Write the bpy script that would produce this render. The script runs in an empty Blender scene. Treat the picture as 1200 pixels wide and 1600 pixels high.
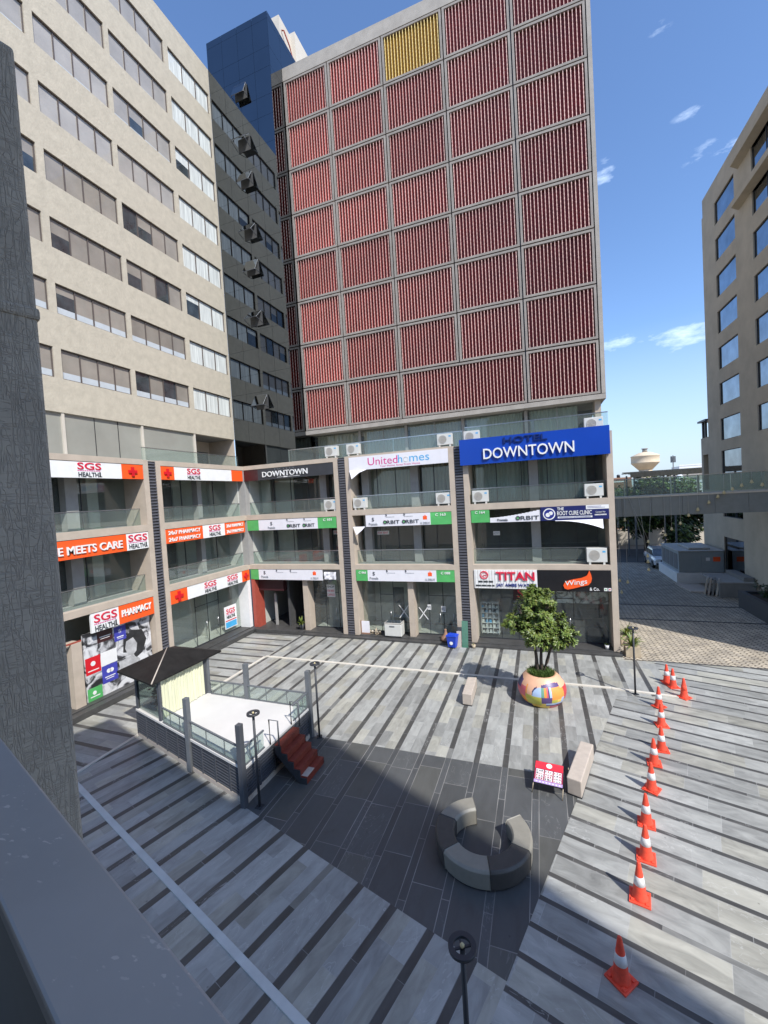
import bpy, math, random
from mathutils import Matrix, Vector
from math import radians as R, sin, cos, pi
random.seed(7)
scn = bpy.context.scene
col = scn.collection
T = Matrix.Translation
def RZ(a): return Matrix.Rotation(R(a), 4, 'Z')
def RX(a): return Matrix.Rotation(R(a), 4, 'X')

# ------------------------------------------------------------------ camera
YAW, PITCH, ROLL, FPX = 0.356248506, -0.0357587057, -0.0598092224, 651.9
def cam_axes():
    cy, sy = cos(YAW), sin(YAW)
    r = Vector((cy, sy, 0)); f = Vector((-sy, cy, 0)); u = Vector((0, 0, 1))
    cp, sp = cos(PITCH), sin(PITCH)
    f2 = cp * f + sp * u; u2 = -sp * f + cp * u
    cr, sr = cos(ROLL), sin(ROLL)
    return cr * r + sr * u2, -sr * r + cr * u2, f2
cr_, cu_, cf_ = cam_axes()
cam = bpy.data.cameras.new("camera")
cam.sensor_fit = 'VERTICAL'; cam.sensor_height = 24.0; cam.sensor_width = 18.0
cam.lens = FPX / 1600 * 24.0
cam.clip_start = 0.05; cam.clip_end = 3000
cam_o = bpy.data.objects.new("camera", cam); col.objects.link(cam_o)
m = Matrix.Identity(4)
for i in range(3):
    m[i][0] = cr_[i]; m[i][1] = cu_[i]; m[i][2] = -cf_[i]
m[0][3], m[1][3], m[2][3] = 0, 0, 8.0
cam_o.matrix_world = m
scn.camera = cam_o
# ------------------------------------------------------------------ light
SUN_AZ, SUN_EL = -39.0, 47.8
sd = Vector((cos(R(SUN_AZ)) * cos(R(SUN_EL)), sin(R(SUN_AZ)) * cos(R(SUN_EL)), sin(R(SUN_EL))))
sl = bpy.data.lights.new("sun", 'SUN'); sl.energy = 4.05; sl.angle = R(0.55); sl.color = (1, 0.965, 0.915)
so = bpy.data.objects.new("sun", sl); col.objects.link(so)
so.rotation_euler = sd.to_track_quat('Z', 'Y').to_euler(); so.location = (20, -20, 60)
w = bpy.data.worlds.new("World"); scn.world = w; w.use_nodes = True
nt = w.node_tree; nt.nodes.clear()
N = nt.nodes.new
sky = N('ShaderNodeTexSky'); sky.sky_type = 'NISHITA'; sky.sun_disc = False
sky.sun_elevation = R(SUN_EL); sky.sun_rotation = math.atan2(sd.x, sd.y)
sky.air_density = 1.0; sky.dust_density = 0.6; sky.ozone_density = 2.2
tc = N('ShaderNodeTexCoord')
mp = N('ShaderNodeMapping'); mp.inputs['Scale'].default_value = (9.0, 9.0, 26.0); mp.inputs['Location'].default_value = (0.35, 0.1, 0.2)
nz = N('ShaderNodeTexNoise'); nz.inputs['Scale'].default_value = 1.6; nz.inputs['Detail'].default_value = 7; nz.inputs['Roughness'].default_value = 0.6
rp = N('ShaderNodeValToRGB'); rp.color_ramp.elements[0].position = 0.38; rp.color_ramp.elements[1].position = 0.72
mx = N('ShaderNodeMix'); mx.data_type = 'RGBA'; mx.inputs[7].default_value = (6.5, 6.8, 7.2, 1)
CLOUDS = [   # direction, half width, half height, weight
    ((0.2573, 0.9301, 0.2622), 0.10, 0.028, 1.0),
    ((0.1558, 0.9484, 0.2761), 0.05, 0.02, 0.9),
    ((0.1262, 0.8386, 0.5299), 0.03, 0.035, 0.7),
    ((0.2935, 0.8130, 0.5029), 0.07, 0.03, 0.6),
    ((0.1917, 0.7369, 0.6483), 0.02, 0.02, 0.45),
    ((0.2479, 0.7925, 0.5572), 0.035, 0.015, 0.5)]
acc = None
def mth(op, a, b_, clamp=False):
    x = N('ShaderNodeMath'); x.operation = op; x.use_clamp = clamp
    for i, v in enumerate((a, b_)):
        if isinstance(v, (int, float)): x.inputs[i].default_value = v
        else: nt.links.new(v, x.inputs[i])
    return x.outputs[0]
for d_, a_, b_, k_ in CLOUDS:
    d_ = Vector(d_).normalized(); e_ = Vector((0, 0, 1)); h_ = d_.cross(e_).normalized(); v_ = h_.cross(d_)
    dots = []
    for ax, sc_ in ((h_, a_), (v_, b_)):
        dp = N('ShaderNodeVectorMath'); dp.operation = 'DOT_PRODUCT'; dp.inputs[1].default_value = ax; nt.links.new(tc.outputs['Generated'], dp.inputs[0])
        q_ = mth('DIVIDE', dp.outputs['Value'], sc_); dots.append(mth('MULTIPLY', q_, q_))
    fwd = N('ShaderNodeVectorMath'); fwd.operation = 'DOT_PRODUCT'; fwd.inputs[1].default_value = d_; nt.links.new(tc.outputs['Generated'], fwd.inputs[0])
    r_ = mth('MULTIPLY', mth('SUBTRACT', 1.0, mth('ADD', dots[0], dots[1]), True), mth('GREATER_THAN', fwd.outputs['Value'], 0.5))
    r_ = mth('MULTIPLY', r_, k_); acc = r_ if acc is None else mth('MAXIMUM', acc, r_)
cf2 = mth('MULTIPLY', mth('MULTIPLY', mth('SUBTRACT', mth('ADD', mth('MULTIPLY', acc, 0.34), nz.outputs['Fac']), 0.66), 3.2, True), mth('MULTIPLY', acc, 2.0, True))
bg = N('ShaderNodeBackground'); bg.inputs['Strength'].default_value = 0.15
ou = N('ShaderNodeOutputWorld'); L = nt.links.new
L(tc.outputs['Generated'], mp.inputs['Vector']); L(mp.outputs[0], nz.inputs['Vector']); L(nz.outputs['Fac'], rp.inputs[0])
L(cf2, mx.inputs[0]); L(sky.outputs[0], mx.inputs[6])
sz = N('ShaderNodeSeparateXYZ'); L(tc.outputs['Generated'], sz.inputs[0])
hr = N('ShaderNodeMapRange'); hr.inputs[1].default_value = 0.0; hr.inputs[2].default_value = 0.30; hr.inputs[3].default_value = 0.85; hr.inputs[4].default_value = 0.0
L(sz.outputs[2], hr.inputs[0])
st_ = N('ShaderNodeMix'); st_.data_type = 'RGBA'; st_.blend_type = 'MULTIPLY'; st_.inputs[0].default_value = 1.0; st_.inputs[7].default_value = (0.89, 1.03, 1.21, 1)
hm = N('ShaderNodeMix'); hm.data_type = 'RGBA'; hm.inputs[7].default_value = (3.3, 4.0, 4.9, 1); L(hr.outputs[0], hm.inputs[0]); L(mx.outputs[2], st_.inputs[6]); L(st_.outputs[2], hm.inputs[6])
L(hm.outputs[2], bg.inputs['Color']); L(bg.outputs[0], ou.inputs['Surface'])
vs = scn.view_settings; vs.view_transform = 'Standard'; vs.look = 'None'; vs.gamma = 1; vs.exposure = 0.47
scn.cycles.max_bounces = 8; scn.cycles.transparent_max_bounces = 12
scn.cycles.caustics_reflective = False; scn.cycles.caustics_refractive = False
scn.cycles.use_denoising = True

# ------------------------------------------------------------------ materials
def srgb(r, g, b):
    f = lambda c: (c / 255 / 12.92) if c <= 10 else ((c / 255 + 0.055) / 1.055) ** 2.4
    return (f(r), f(g), f(b))
def mat(name, c, rough=0.6, metal=0.0, var=0.12, scale=3.0, bump=0.0, bscale=None, coat=0.0, spec=0.5, stretch=None, emis=None, rnd=0.0):
    m = bpy.data.materials.new(name); m.use_nodes = True
    t = m.node_tree; b = t.nodes['Principled BSDF']; n = t.nodes.new; l = t.links.new
    b.inputs['Roughness'].default_value = rough; b.inputs['Metallic'].default_value = metal
    b.inputs['Specular IOR Level'].default_value = spec
    if coat: b.inputs['Coat Weight'].default_value = coat; b.inputs['Coat Roughness'].default_value = 0.03
    tcx = n('ShaderNodeTexCoord'); src = tcx.outputs['Object']
    if stretch:
        mpp = n('ShaderNodeMapping'); mpp.inputs['Scale'].default_value = stretch; l(src, mpp.inputs[0]); src = mpp.outputs[0]
    ns = n('ShaderNodeTexNoise'); ns.inputs['Scale'].default_value = scale; ns.inputs['Detail'].default_value = 6; ns.inputs['Roughness'].default_value = 0.62
    l(src, ns.inputs['Vector'])
    mxx = n('ShaderNodeMix'); mxx.data_type = 'RGBA'
    lo = [max(0, x * (1 - var)) for x in c]; hi = [min(1, x * (1 + var)) for x in c]
    mxx.inputs[6].default_value = (*lo, 1); mxx.inputs[7].default_value = (*hi, 1)
    rr = n('ShaderNodeMapRange'); rr.inputs[1].default_value = 0.3; rr.inputs[2].default_value = 0.7
    l(ns.outputs['Fac'], rr.inputs[0]); l(rr.outputs[0], mxx.inputs[0])
    outc = mxx.outputs[2]
    if rnd:
        oi = n('ShaderNodeObjectInfo'); hs = n('ShaderNodeHueSaturation')
        r2 = n('ShaderNodeMapRange'); r2.inputs[3].default_value = 1 - rnd; r2.inputs[4].default_value = 1 + rnd
        l(oi.outputs['Random'], r2.inputs[0]); l(r2.outputs[0], hs.inputs['Value']); l(outc, hs.inputs['Color']); outc = hs.outputs[0]
    l(outc, b.inputs['Base Color'])
    if bump:
        nb = n('ShaderNodeTexNoise'); nb.inputs['Scale'].default_value = bscale or scale * 4; nb.inputs['Detail'].default_value = 5
        l(src, nb.inputs['Vector'])
        bp = n('ShaderNodeBump'); bp.inputs['Strength'].default_value = bump; bp.inputs['Distance'].default_value = 0.02
        l(nb.outputs['Fac'], bp.inputs['Height']); l(bp.outputs[0], b.inputs['Normal'])
    if emis:
        b.inputs['Emission Color'].default_value = (*emis, 1); b.inputs['Emission Strength'].default_value = 1
    return m
def glass_mat(name, tint=(0.8, 0.86, 0.84), dirt=0.04, ior=1.45):
    m = bpy.data.materials.new(name); m.use_nodes = True
    t = m.node_tree; t.nodes.clear(); n = t.nodes.new; l = t.links.new
    tr = n('ShaderNodeBsdfTransparent'); tr.inputs[0].default_value = (*tint, 1)
    gl = n('ShaderNodeBsdfGlossy'); gl.inputs['Roughness'].default_value = 0.02
    lw = n('ShaderNodeLayerWeight'); lw.inputs[0].default_value = 0.5
    fr = n('ShaderNodeMath'); fr.operation = 'POWER'; fr.inputs[1].default_value = 4.0; l(lw.outputs['Facing'], fr.inputs[0])
    mu = n('ShaderNodeMath'); mu.operation = 'MULTIPLY_ADD'; mu.inputs[1].default_value = 0.9; mu.inputs[2].default_value = 0.05; mu.use_clamp = True
    df = n('ShaderNodeBsdfDiffuse'); df.inputs[0].default_value = (0.6, 0.65, 0.62, 1)
    m1 = n('ShaderNodeMixShader'); m2 = n('ShaderNodeMixShader'); o = n('ShaderNodeOutputMaterial')
    l(fr.outputs[0], mu.inputs[0]); l(mu.outputs[0], m1.inputs[0]); l(tr.outputs[0], m1.inputs[1]); l(gl.outputs[0], m1.inputs[2])
    m2.inputs[0].default_value = dirt; l(m1.outputs[0], m2.inputs[1]); l(df.outputs[0], m2.inputs[2]); l(m2.outputs[0], o.inputs[0])
    return m
def paving_mat(name, pitch, wid, phase, tile, light, dark, subs=2, joint=(0.36, 0.36, 0.35), jw=0.010, veins=0.5, rough=0.42, vn=0.35, jmin=0.22):
    m = bpy.data.materials.new(name); m.use_nodes = True
    t = m.node_tree; b = t.nodes['Principled BSDF']; n = t.nodes.new; l = t.links.new
    def M(op, a, c=None, clamp=False):
        x = n('ShaderNodeMath'); x.operation = op; x.use_clamp = clamp
        for i, v in enumerate((a, c)):
            if v is None: continue
            if isinstance(v, (int, float)): x.inputs[i].default_value = v
            else: l(v, x.inputs[i])
        return x.outputs[0]
    tcx = n('ShaderNodeTexCoord'); sp = n('ShaderNodeSeparateXYZ'); l(tcx.outputs['Object'], sp.inputs[0])
    x, y = sp.outputs[0], sp.outputs[1]
    u = M('ADD', M('DIVIDE', x, pitch), phase)
    iu = M('FLOOR', u); fu = M('SUBTRACT', u, iu)
    ws = wid / pitch
    stripe0 = M('LESS_THAN', fu, ws)                     # 1 on the dark stripe
    su = M('MULTIPLY', M('SUBTRACT', fu, ws), subs / (1 - ws))
    isu = M('MAXIMUM', M('FLOOR', su), -1.0); fsu = M('SUBTRACT', su, isu)
    cid = M('ADD', M('MULTIPLY', iu, 7.0), isu)
    wn = n('ShaderNodeTexWhiteNoise'); wn.noise_dimensions = '1D'; l(cid, wn.inputs['W'])
    v = M('ADD', M('DIVIDE', y, tile), M('MULTIPLY', wn.outputs['Value'], 1.0))
    iv = M('FLOOR', v); fv = M('SUBTRACT', v, iv)
    cmb = n('ShaderNodeCombineXYZ'); l(cid, cmb.inputs[0]); l(iv, cmb.inputs[1])
    w2 = n('ShaderNodeTexWhiteNoise'); w2.noise_dimensions = '2D'; l(cmb.outputs[0], w2.inputs['Vector'])
    rv = w2.outputs['Value']
    stripe = M('MULTIPLY', stripe0, M('SUBTRACT', 1.0, M('MULTIPLY', M('LESS_THAN', rv, 0.09), 0.6)))   # a few slabs of the stripe are paler
    # joints
    jv = M('LESS_THAN', fv, jw / tile); colw = (pitch - wid) / subs
    ju = M('LESS_THAN', M('ABSOLUTE', fsu), jw / colw)
    jn = n('ShaderNodeTexNoise'); jn.inputs['Scale'].default_value = 0.9; jn.inputs['Detail'].default_value = 3; l(tcx.outputs['Object'], jn.inputs['Vector'])
    jm = n('ShaderNodeMapRange'); jm.inputs[1].default_value = 0.4; jm.inputs[2].default_value = 0.65; l(jn.outputs['Fac'], jm.inputs[0])
    ju = M('MAXIMUM', ju, M('LESS_THAN', fu, jw / pitch))
    jt = M('MULTIPLY', M('MAXIMUM', jv, ju), M('ADD', M('MULTIPLY', jm.outputs[0], 0.6), jmin))
    # stone clouding: streaks along the tile, offset per tile
    cm2 = n('ShaderNodeCombineXYZ'); l(M('MULTIPLY', rv, 37.0), cm2.inputs[2]); l(M('ADD', M('MULTIPLY', x, 2.4), M('MULTIPLY', rv, 9.0)), cm2.inputs[0]); l(M('MULTIPLY', y, 0.8), cm2.inputs[1])
    n1 = n('ShaderNodeTexNoise'); n1.inputs['Scale'].default_value = 1.6; n1.inputs['Detail'].default_value = 8; n1.inputs['Roughness'].default_value = 0.6; n1.inputs['Distortion'].default_value = 0.9
    l(cm2.outputs[0], n1.inputs['Vector'])
    bright = M('ADD', M('MULTIPLY', M('SUBTRACT', n1.outputs['Fac'], 0.5), veins * 2.2), M('ADD', M('MULTIPLY', rv, 0.36), 0.82))
    # occasional pale vein
    n2 = n('ShaderNodeTexNoise'); n2.inputs['Scale'].default_value = 0.8; n2.inputs['Detail'].default_value = 3; n2.inputs['Distortion'].default_value = 2.2; l(cm2.outputs[0], n2.inputs['Vector'])
    vein = M('MULTIPLY', M('LESS_THAN', M('ABSOLUTE', M('SUBTRACT', n2.outputs['Fac'], 0.5)), 0.006), M('GREATER_THAN', rv, 0.62))
    # large stains
    n3 = n('ShaderNodeTexNoise'); n3.inputs['Scale'].default_value = 0.35; n3.inputs['Detail'].default_value = 5; l(tcx.outputs['Object'], n3.inputs['Vector'])
    st = M('ADD', M('MULTIPLY', M('SUBTRACT', n3.outputs['Fac'], 0.5), 0.5), 1.0)
    n4 = n('ShaderNodeTexNoise'); n4.inputs['Scale'].default_value = 2.3; n4.inputs['Detail'].default_value = 9; n4.inputs['Roughness'].default_value = 0.7; l(tcx.outputs['Object'], n4.inputs['Vector'])
    spot = n('ShaderNodeMapRange'); spot.inputs[1].default_value = 0.60; spot.inputs[2].default_value = 0.72; spot.inputs[3].default_value = 1.0; spot.inputs[4].default_value = 0.80; l(n4.outputs['Fac'], spot.inputs[0])
    n5 = n('ShaderNodeTexVoronoi'); n5.inputs['Scale'].default_value = 1.7; l(tcx.outputs['Object'], n5.inputs['Vector'])
    gum = n('ShaderNodeMapRange'); gum.inputs[1].default_value = 0.025; gum.inputs[2].default_value = 0.045; gum.inputs[3].default_value = 0.62; gum.inputs[4].default_value = 1.0; l(n5.outputs['Distance'], gum.inputs[0])
    bright = M('MULTIPLY', M('MULTIPLY', bright, st), M('MULTIPLY', spot.outputs[0], gum.outputs[0]))
    mc = n('ShaderNodeMix'); mc.data_type = 'RGBA'; mc.inputs[6].default_value = (*light, 1); mc.inputs[7].default_value = (*[light[0] * 1.08, light[1] * 1.05, light[2] * 0.97], 1)
    l(M('GREATER_THAN', M('FRACT', M('MULTIPLY', rv, 13.0)), 0.72), mc.inputs[0])
    md = n('ShaderNodeMix'); md.data_type = 'RGBA'; l(stripe, md.inputs[0]); l(mc.outputs[2], md.inputs[6]); md.inputs[7].default_value = (*dark, 1)
    mb = n('ShaderNodeVectorMath'); mb.operation = 'SCALE'; l(md.outputs[2], mb.inputs[0]); l(bright, mb.inputs['Scale'])
    mv = n('ShaderNodeMix'); mv.data_type = 'RGBA'; l(M('MULTIPLY', vein, vn), mv.inputs[0]); l(mb.outputs[0], mv.inputs[6]); mv.inputs[7].default_value = (0.55, 0.55, 0.52, 1)
    mj = n('ShaderNodeMix'); mj.data_type = 'RGBA'; l(jt, mj.inputs[0]); l(mv.outputs[2], mj.inputs[6]); mj.inputs[7].default_value = (*joint, 1)
    l(mj.outputs[2], b.inputs['Base Color'])
    ro = M('ADD', M('MULTIPLY', n1.outputs['Fac'], 0.25), rough - 0.1); l(ro, b.inputs['Roughness'])
    bp = n('ShaderNodeBump'); bp.inputs['Strength'].default_value = 0.25; bp.inputs['Distance'].default_value = 0.006
    l(M('SUBTRACT', n1.outputs['Fac'], jt), bp.inputs['Height']); l(bp.outputs[0], b.inputs['Normal'])
    return m
def herring_mat(name):
    m = mat(name, (0.46, 0.41, 0.335), 0.85, var=0.25, scale=1.2)
    t = m.node_tree; b = t.nodes['Principled BSDF']; n = t.nodes.new; l = t.links.new
    tcx = n('ShaderNodeTexCoord'); mp = n('ShaderNodeMapping'); mp.inputs['Rotation'].default_value = (0, 0, R(45)); l(tcx.outputs['Object'], mp.inputs[0])
    br = n('ShaderNodeTexBrick'); br.inputs['Scale'].default_value = 1.7; br.inputs['Brick Width'].default_value = 0.55; br.inputs['Row Height'].default_value = 0.28; br.inputs['Mortar Size'].default_value = 0.045
    br.inputs['Color1'].default_value = (0.8, 0.8, 0.8, 1); br.inputs['Color2'].default_value = (1.15, 1.12, 1.05, 1); br.inputs['Mortar'].default_value = (0.28, 0.26, 0.24, 1)
    l(mp.outputs[0], br.inputs['Vector'])
    old = b.inputs['Base Color'].links[0].from_socket
    mu = n('ShaderNodeMix'); mu.data_type = 'RGBA'; mu.blend_type = 'MULTIPLY'; mu.inputs[0].default_value = 1
    l(old, mu.inputs[6]); l(br.outputs['Color'], mu.inputs[7]); l(mu.outputs[2], b.inputs['Base Color'])
    bp = n('ShaderNodeBump'); bp.inputs['Strength'].default_value = 0.6; bp.inputs['Distance'].default_value = 0.02; l(br.outputs['Fac'], bp.inputs['Height']); bp.invert = True
    l(bp.outputs[0], b.inputs['Normal'])
    return m
BEIGE = srgb(190, 178, 156)
M_ = dict(
    beige=mat('beige_render', (0.475, 0.425, 0.333), 0.8, var=0.10, scale=2.6, bump=0.6, bscale=9),
    frame=mat('sandstone_paint', (0.47, 0.395, 0.315), 0.75, var=0.09, scale=2.0, bump=0.15, bscale=30),
    taupe=mat('taupe_render', (0.47, 0.405, 0.305), 0.85, var=0.12, scale=0.7, bump=0.25, bscale=16),
    concrete=mat('grey_concrete', (0.355, 0.325, 0.285), 0.85, var=0.16, scale=1.3, bump=0.2, bscale=20),
    grey=mat('grey_render', (0.22, 0.215, 0.2), 0.9, var=0.12, scale=1.5),
    pale=mat('cream_plaster', (0.56, 0.51, 0.43), 0.85, var=0.1, scale=0.8),
    inner=mat('interior_plaster', (0.50, 0.50, 0.45), 0.9, var=0.05),
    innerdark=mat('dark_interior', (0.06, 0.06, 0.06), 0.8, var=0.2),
    column=mat('column_paint', (0.33, 0.32, 0.30), 0.8, var=0.08),
    floor=mat('interior_floor', (0.35, 0.35, 0.33), 0.3, var=0.1),
    white=mat('white_paint', (0.78, 0.78, 0.76), 0.45, var=0.05),
    offwhite=mat('sign_white', (0.74, 0.73, 0.76), 0.5, var=0.04),
    black=mat('black_panel', (0.012, 0.012, 0.014), 0.35, var=0.2),
    charcoal=mat('charcoal_metal', (0.035, 0.037, 0.042), 0.5, var=0.15),
    darkgrey=mat('dark_grey_metal', (0.075, 0.08, 0.09), 0.45, var=0.1),
    midgrey=mat('mid_grey_metal', (0.125, 0.135, 0.145), 0.5, var=0.1),
    fascia=mat('bridge_cladding', (0.21, 0.225, 0.215), 0.5, var=0.08),
    steel=mat('brushed_steel', (0.6, 0.6, 0.6), 0.3, metal=1.0, var=0.08),
    louvre=mat('louvre_slats', (0.10, 0.10, 0.115), 0.5, var=0.15),
    glass=glass_mat('clear_glass'),
    shopglass=glass_mat('shop_glass', (0.92, 0.95, 0.93), 0.055),
    railglass=glass_mat('rail_glass', (0.86, 0.92, 0.90), 0.06),
    tower=mat('mirror_glass', (0.128, 0.146, 0.165), 0.03, metal=1.0, var=0.06, scale=0.4),
    towerline=mat('curtain_wall_joint', (0.03, 0.035, 0.045), 0.4),
    red=mat('red_louvre', (0.43, 0.10, 0.085), 0.6, var=0.35, scale=0.6, rnd=0.18),
    redlip=mat('red_louvre_edge', (0.70, 0.45, 0.38), 0.5, var=0.15, scale=5, rnd=0.12),
    redback=mat('maroon_screen_back', (0.17, 0.024, 0.022), 0.7, var=0.3),
    yellow=mat('yellow_louvre', (0.60, 0.36, 0.04), 0.5, var=0.15, scale=5),
    yellowlip=mat('yellow_louvre_edge', (0.85, 0.66, 0.28), 0.5, var=0.1),
    yellowback=mat('ochre_screen_back', (0.30, 0.18, 0.02), 0.7),
    blind=mat('grey_roller_blind', (0.36, 0.335, 0.30), 0.5, rnd=0.12, var=0.14, scale=0.9, coat=0.9),
    blind2=mat('taupe_roller_blind', (0.27, 0.24, 0.20), 0.5, rnd=0.12, var=0.16, scale=0.9, coat=0.9),
    sheer=mat('white_sheer_curtain', (0.62, 0.64, 0.60), 0.6, var=0.3, scale=2.2, stretch=(4, 4, 0.2), coat=0.9),
    darkpane=mat('dark_window_glass', (0.045, 0.055, 0.06), 0.05, var=0.5, scale=1.5, coat=1.0),
    palestrip=mat('pale_sill_screen', (0.5, 0.54, 0.56), 0.3, var=0.06, coat=0.8),
    skypane=mat('blue_window_glass', (0.24, 0.27, 0.31), 0.03, metal=1.0, var=0.3, scale=0.8),
    winframe=mat('bronze_window_frame', (0.10, 0.08, 0.07), 0.5),
    whiteframe=mat('white_window_frame', (0.6, 0.58, 0.54), 0.5),
    curtain=mat('olive_curtain', (0.42, 0.40, 0.32), 0.9, var=0.15, stretch=(6, 6, 0.3)),
    curtaingrey=mat('grey_green_curtain', (0.46, 0.52, 0.47), 0.9, var=0.15, stretch=(6, 6, 0.3)),
    cream=mat('cream_curtain', (0.62, 0.62, 0.44), 0.9, var=0.15, stretch=(5, 5, 0.3)),
    frost=mat('frosted_glass', (0.30, 0.30, 0.26), 0.15, var=0.12, scale=0.4, coat=0.7),
    orange=mat('orange_sign', (0.90, 0.105, 0.015), 0.5, var=0.04),
    crossred=mat('red_cross', (0.62, 0.01, 0.02), 0.4, var=0.05),
    signred=mat('red_lettering', (0.62, 0.015, 0.05), 0.4, var=0.05),
    green=mat('green_sign', (0.09, 0.42, 0.12), 0.5, var=0.25, scale=0.8),
    navy=mat('navy_sign', (0.014, 0.02, 0.11), 0.4, var=0.05),
    navytext=mat('navy_lettering', (0.02, 0.03, 0.22), 0.4),
    blue=mat('blue_sign', (0.004, 0.05, 0.36), 0.35, var=0.06, scale=0.5),
    bluedark=mat('dark_blue_lettering', (0.004, 0.02, 0.12), 0.4),
    magenta=mat('magenta_lettering', (0.62, 0.05, 0.25), 0.5),
    cyan=mat('cyan_lettering', (0.06, 0.38, 0.68), 0.5),
    text=mat('dark_lettering', (0.04, 0.045, 0.05), 0.5),
    greytext=mat('grey_lettering', (0.35, 0.36, 0.38), 0.5),
    maroon=mat('maroon_panel', (0.045, 0.012, 0.014), 0.4),
    portal=mat('red_brown_portal', (0.36, 0.07, 0.045), 0.6),
    poster=None, terracotta=mat('red_oxide_paint', (0.20, 0.035, 0.02), 0.6, var=0.2, scale=5),
    deck=mat('white_deck', (0.62, 0.60, 0.565), 0.55, var=0.06, scale=0.8),
    stone=mat('beige_stone', (0.47, 0.405, 0.34), 0.8, var=0.08, scale=6, bump=0.2, bscale=60),
    sofalight=mat('light_grey_leatherette', (0.245, 0.23, 0.19), 0.5, var=0.07, scale=6, bump=0.08, bscale=80),
    sofadark=mat('charcoal_leatherette', (0.062, 0.058, 0.052), 0.5, var=0.12, scale=6, bump=0.08, bscale=80),
    cone=mat('cone_orange', (0.80, 0.08, 0.04), 0.5, var=0.22, scale=7, rnd=0.08),
    reflective=mat('cone_white_band', (0.75, 0.75, 0.74), 0.4, var=0.06),
    bin=mat('blue_bin_plastic', (0.015, 0.06, 0.50), 0.4),
    leaf=mat('glossy_leaf', (0.13, 0.19, 0.04), 0.4, var=0.4, scale=2.5),
    leafdark=mat('dark_leaf', (0.028, 0.055, 0.014), 0.5, var=0.5, scale=1.2),
    leaflight=mat('yellow_green_leaf', (0.16, 0.19, 0.035), 0.45, var=0.35, scale=4),
    grass=mat('grass_blade', (0.07, 0.12, 0.02), 0.6, var=0.4, scale=6),
    bark=mat('brown_bark', (0.10, 0.075, 0.055), 0.9, var=0.35, scale=9, bump=0.5),
    soil=mat('soil', (0.06, 0.045, 0.03), 0.95),
    clay=mat('sandy_pot', (0.45, 0.37, 0.26), 0.8, var=0.2),
    gold=mat('pale_gold_bell', (0.62, 0.52, 0.28), 0.35, var=0.15),
    string=mat('cord', (0.45, 0.45, 0.42), 0.8),
    acwhite=mat('appliance_white', (0.60, 0.60, 0.56), 0.45, var=0.05),
    acgrill=mat('fan_grille', (0.42, 0.40, 0.36), 0.5),
    rail=mat('grey_enamel_rail', (0.40, 0.385, 0.355), 0.38, var=0.10, scale=1.6),
    bark_plaster=mat('scratched_grey_plaster', (0.24, 0.235, 0.22), 0.9, var=0.14, scale=6, bump=1.0, bscale=22, stretch=(2.2, 2.2, 0.55)),
    carpaint=mat('white_car_paint', (0.7, 0.71, 0.72), 0.25, var=0.03, coat=1.0),
    tyre=mat('tyre', (0.02, 0.02, 0.02), 0.8),
    brown=mat('dry_brown_leaves', (0.20, 0.07, 0.025), 0.8, var=0.4, scale=9),
    brick=mat('brown_brick', (0.30, 0.17, 0.11), 0.85, var=0.2, scale=2),
    concpale=mat('tank_concrete', (0.62, 0.50, 0.35), 0.85, var=0.1, scale=0.4),
    container=mat('grey_blue_cabinet', (0.30, 0.34, 0.35), 0.55, var=0.06),
    line=mat('pale_stone_strip', (0.62, 0.58, 0.50), 0.6, var=0.12, scale=2.0),
    linew=mat('white_stone_strip', (0.56, 0.57, 0.54), 0.6, var=0.1, scale=2.0),
    step=mat('dark_granite_step', (0.058, 0.057, 0.055), 0.5, var=0.25, scale=3),
    dirt=mat('dusty_ground', (0.30, 0.25, 0.19), 0.95, var=0.2, scale=0.05),
    asphalt=mat('asphalt', (0.06, 0.06, 0.06), 0.9, var=0.2, scale=0.6),
    greenglass=mat('green_glass_edge', (0.06, 0.17, 0.11), 0.2, coat=1.0),
    board=mat('black_board', (0.02, 0.02, 0.02), 0.6),
)
def poster_mat():
    m = bpy.data.materials.new('monochrome_photo_print'); m.use_nodes = True
    t = m.node_tree; b = t.nodes['Principled BSDF']; n = t.nodes.new; l = t.links.new
    tcx = n('ShaderNodeTexCoord'); ns = n('ShaderNodeTexNoise'); ns.inputs['Scale'].default_value = 1.9; ns.inputs['Detail'].default_value = 5; ns.inputs['Distortion'].default_value = 1.4
    l(tcx.outputs['Object'], ns.inputs['Vector'])
    r = n('ShaderNodeValToRGB'); e = r.color_ramp.elements
    e[0].position = 0.37; e[0].color = (0.02, 0.02, 0.022, 1); e[1].position = 0.58; e[1].color = (0.68, 0.68, 0.68, 1)
    x = e.new(0.43); x.color = (0.10, 0.10, 0.105, 1); x = e.new(0.48); x.color = (0.42, 0.42, 0.43, 1)
    l(ns.outputs['Fac'], r.inputs[0]); l(r.outputs[0], b.inputs['Base Color']); b.inputs['Roughness'].default_value = 0.5
    return m
M_['poster'] = poster_mat()
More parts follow.
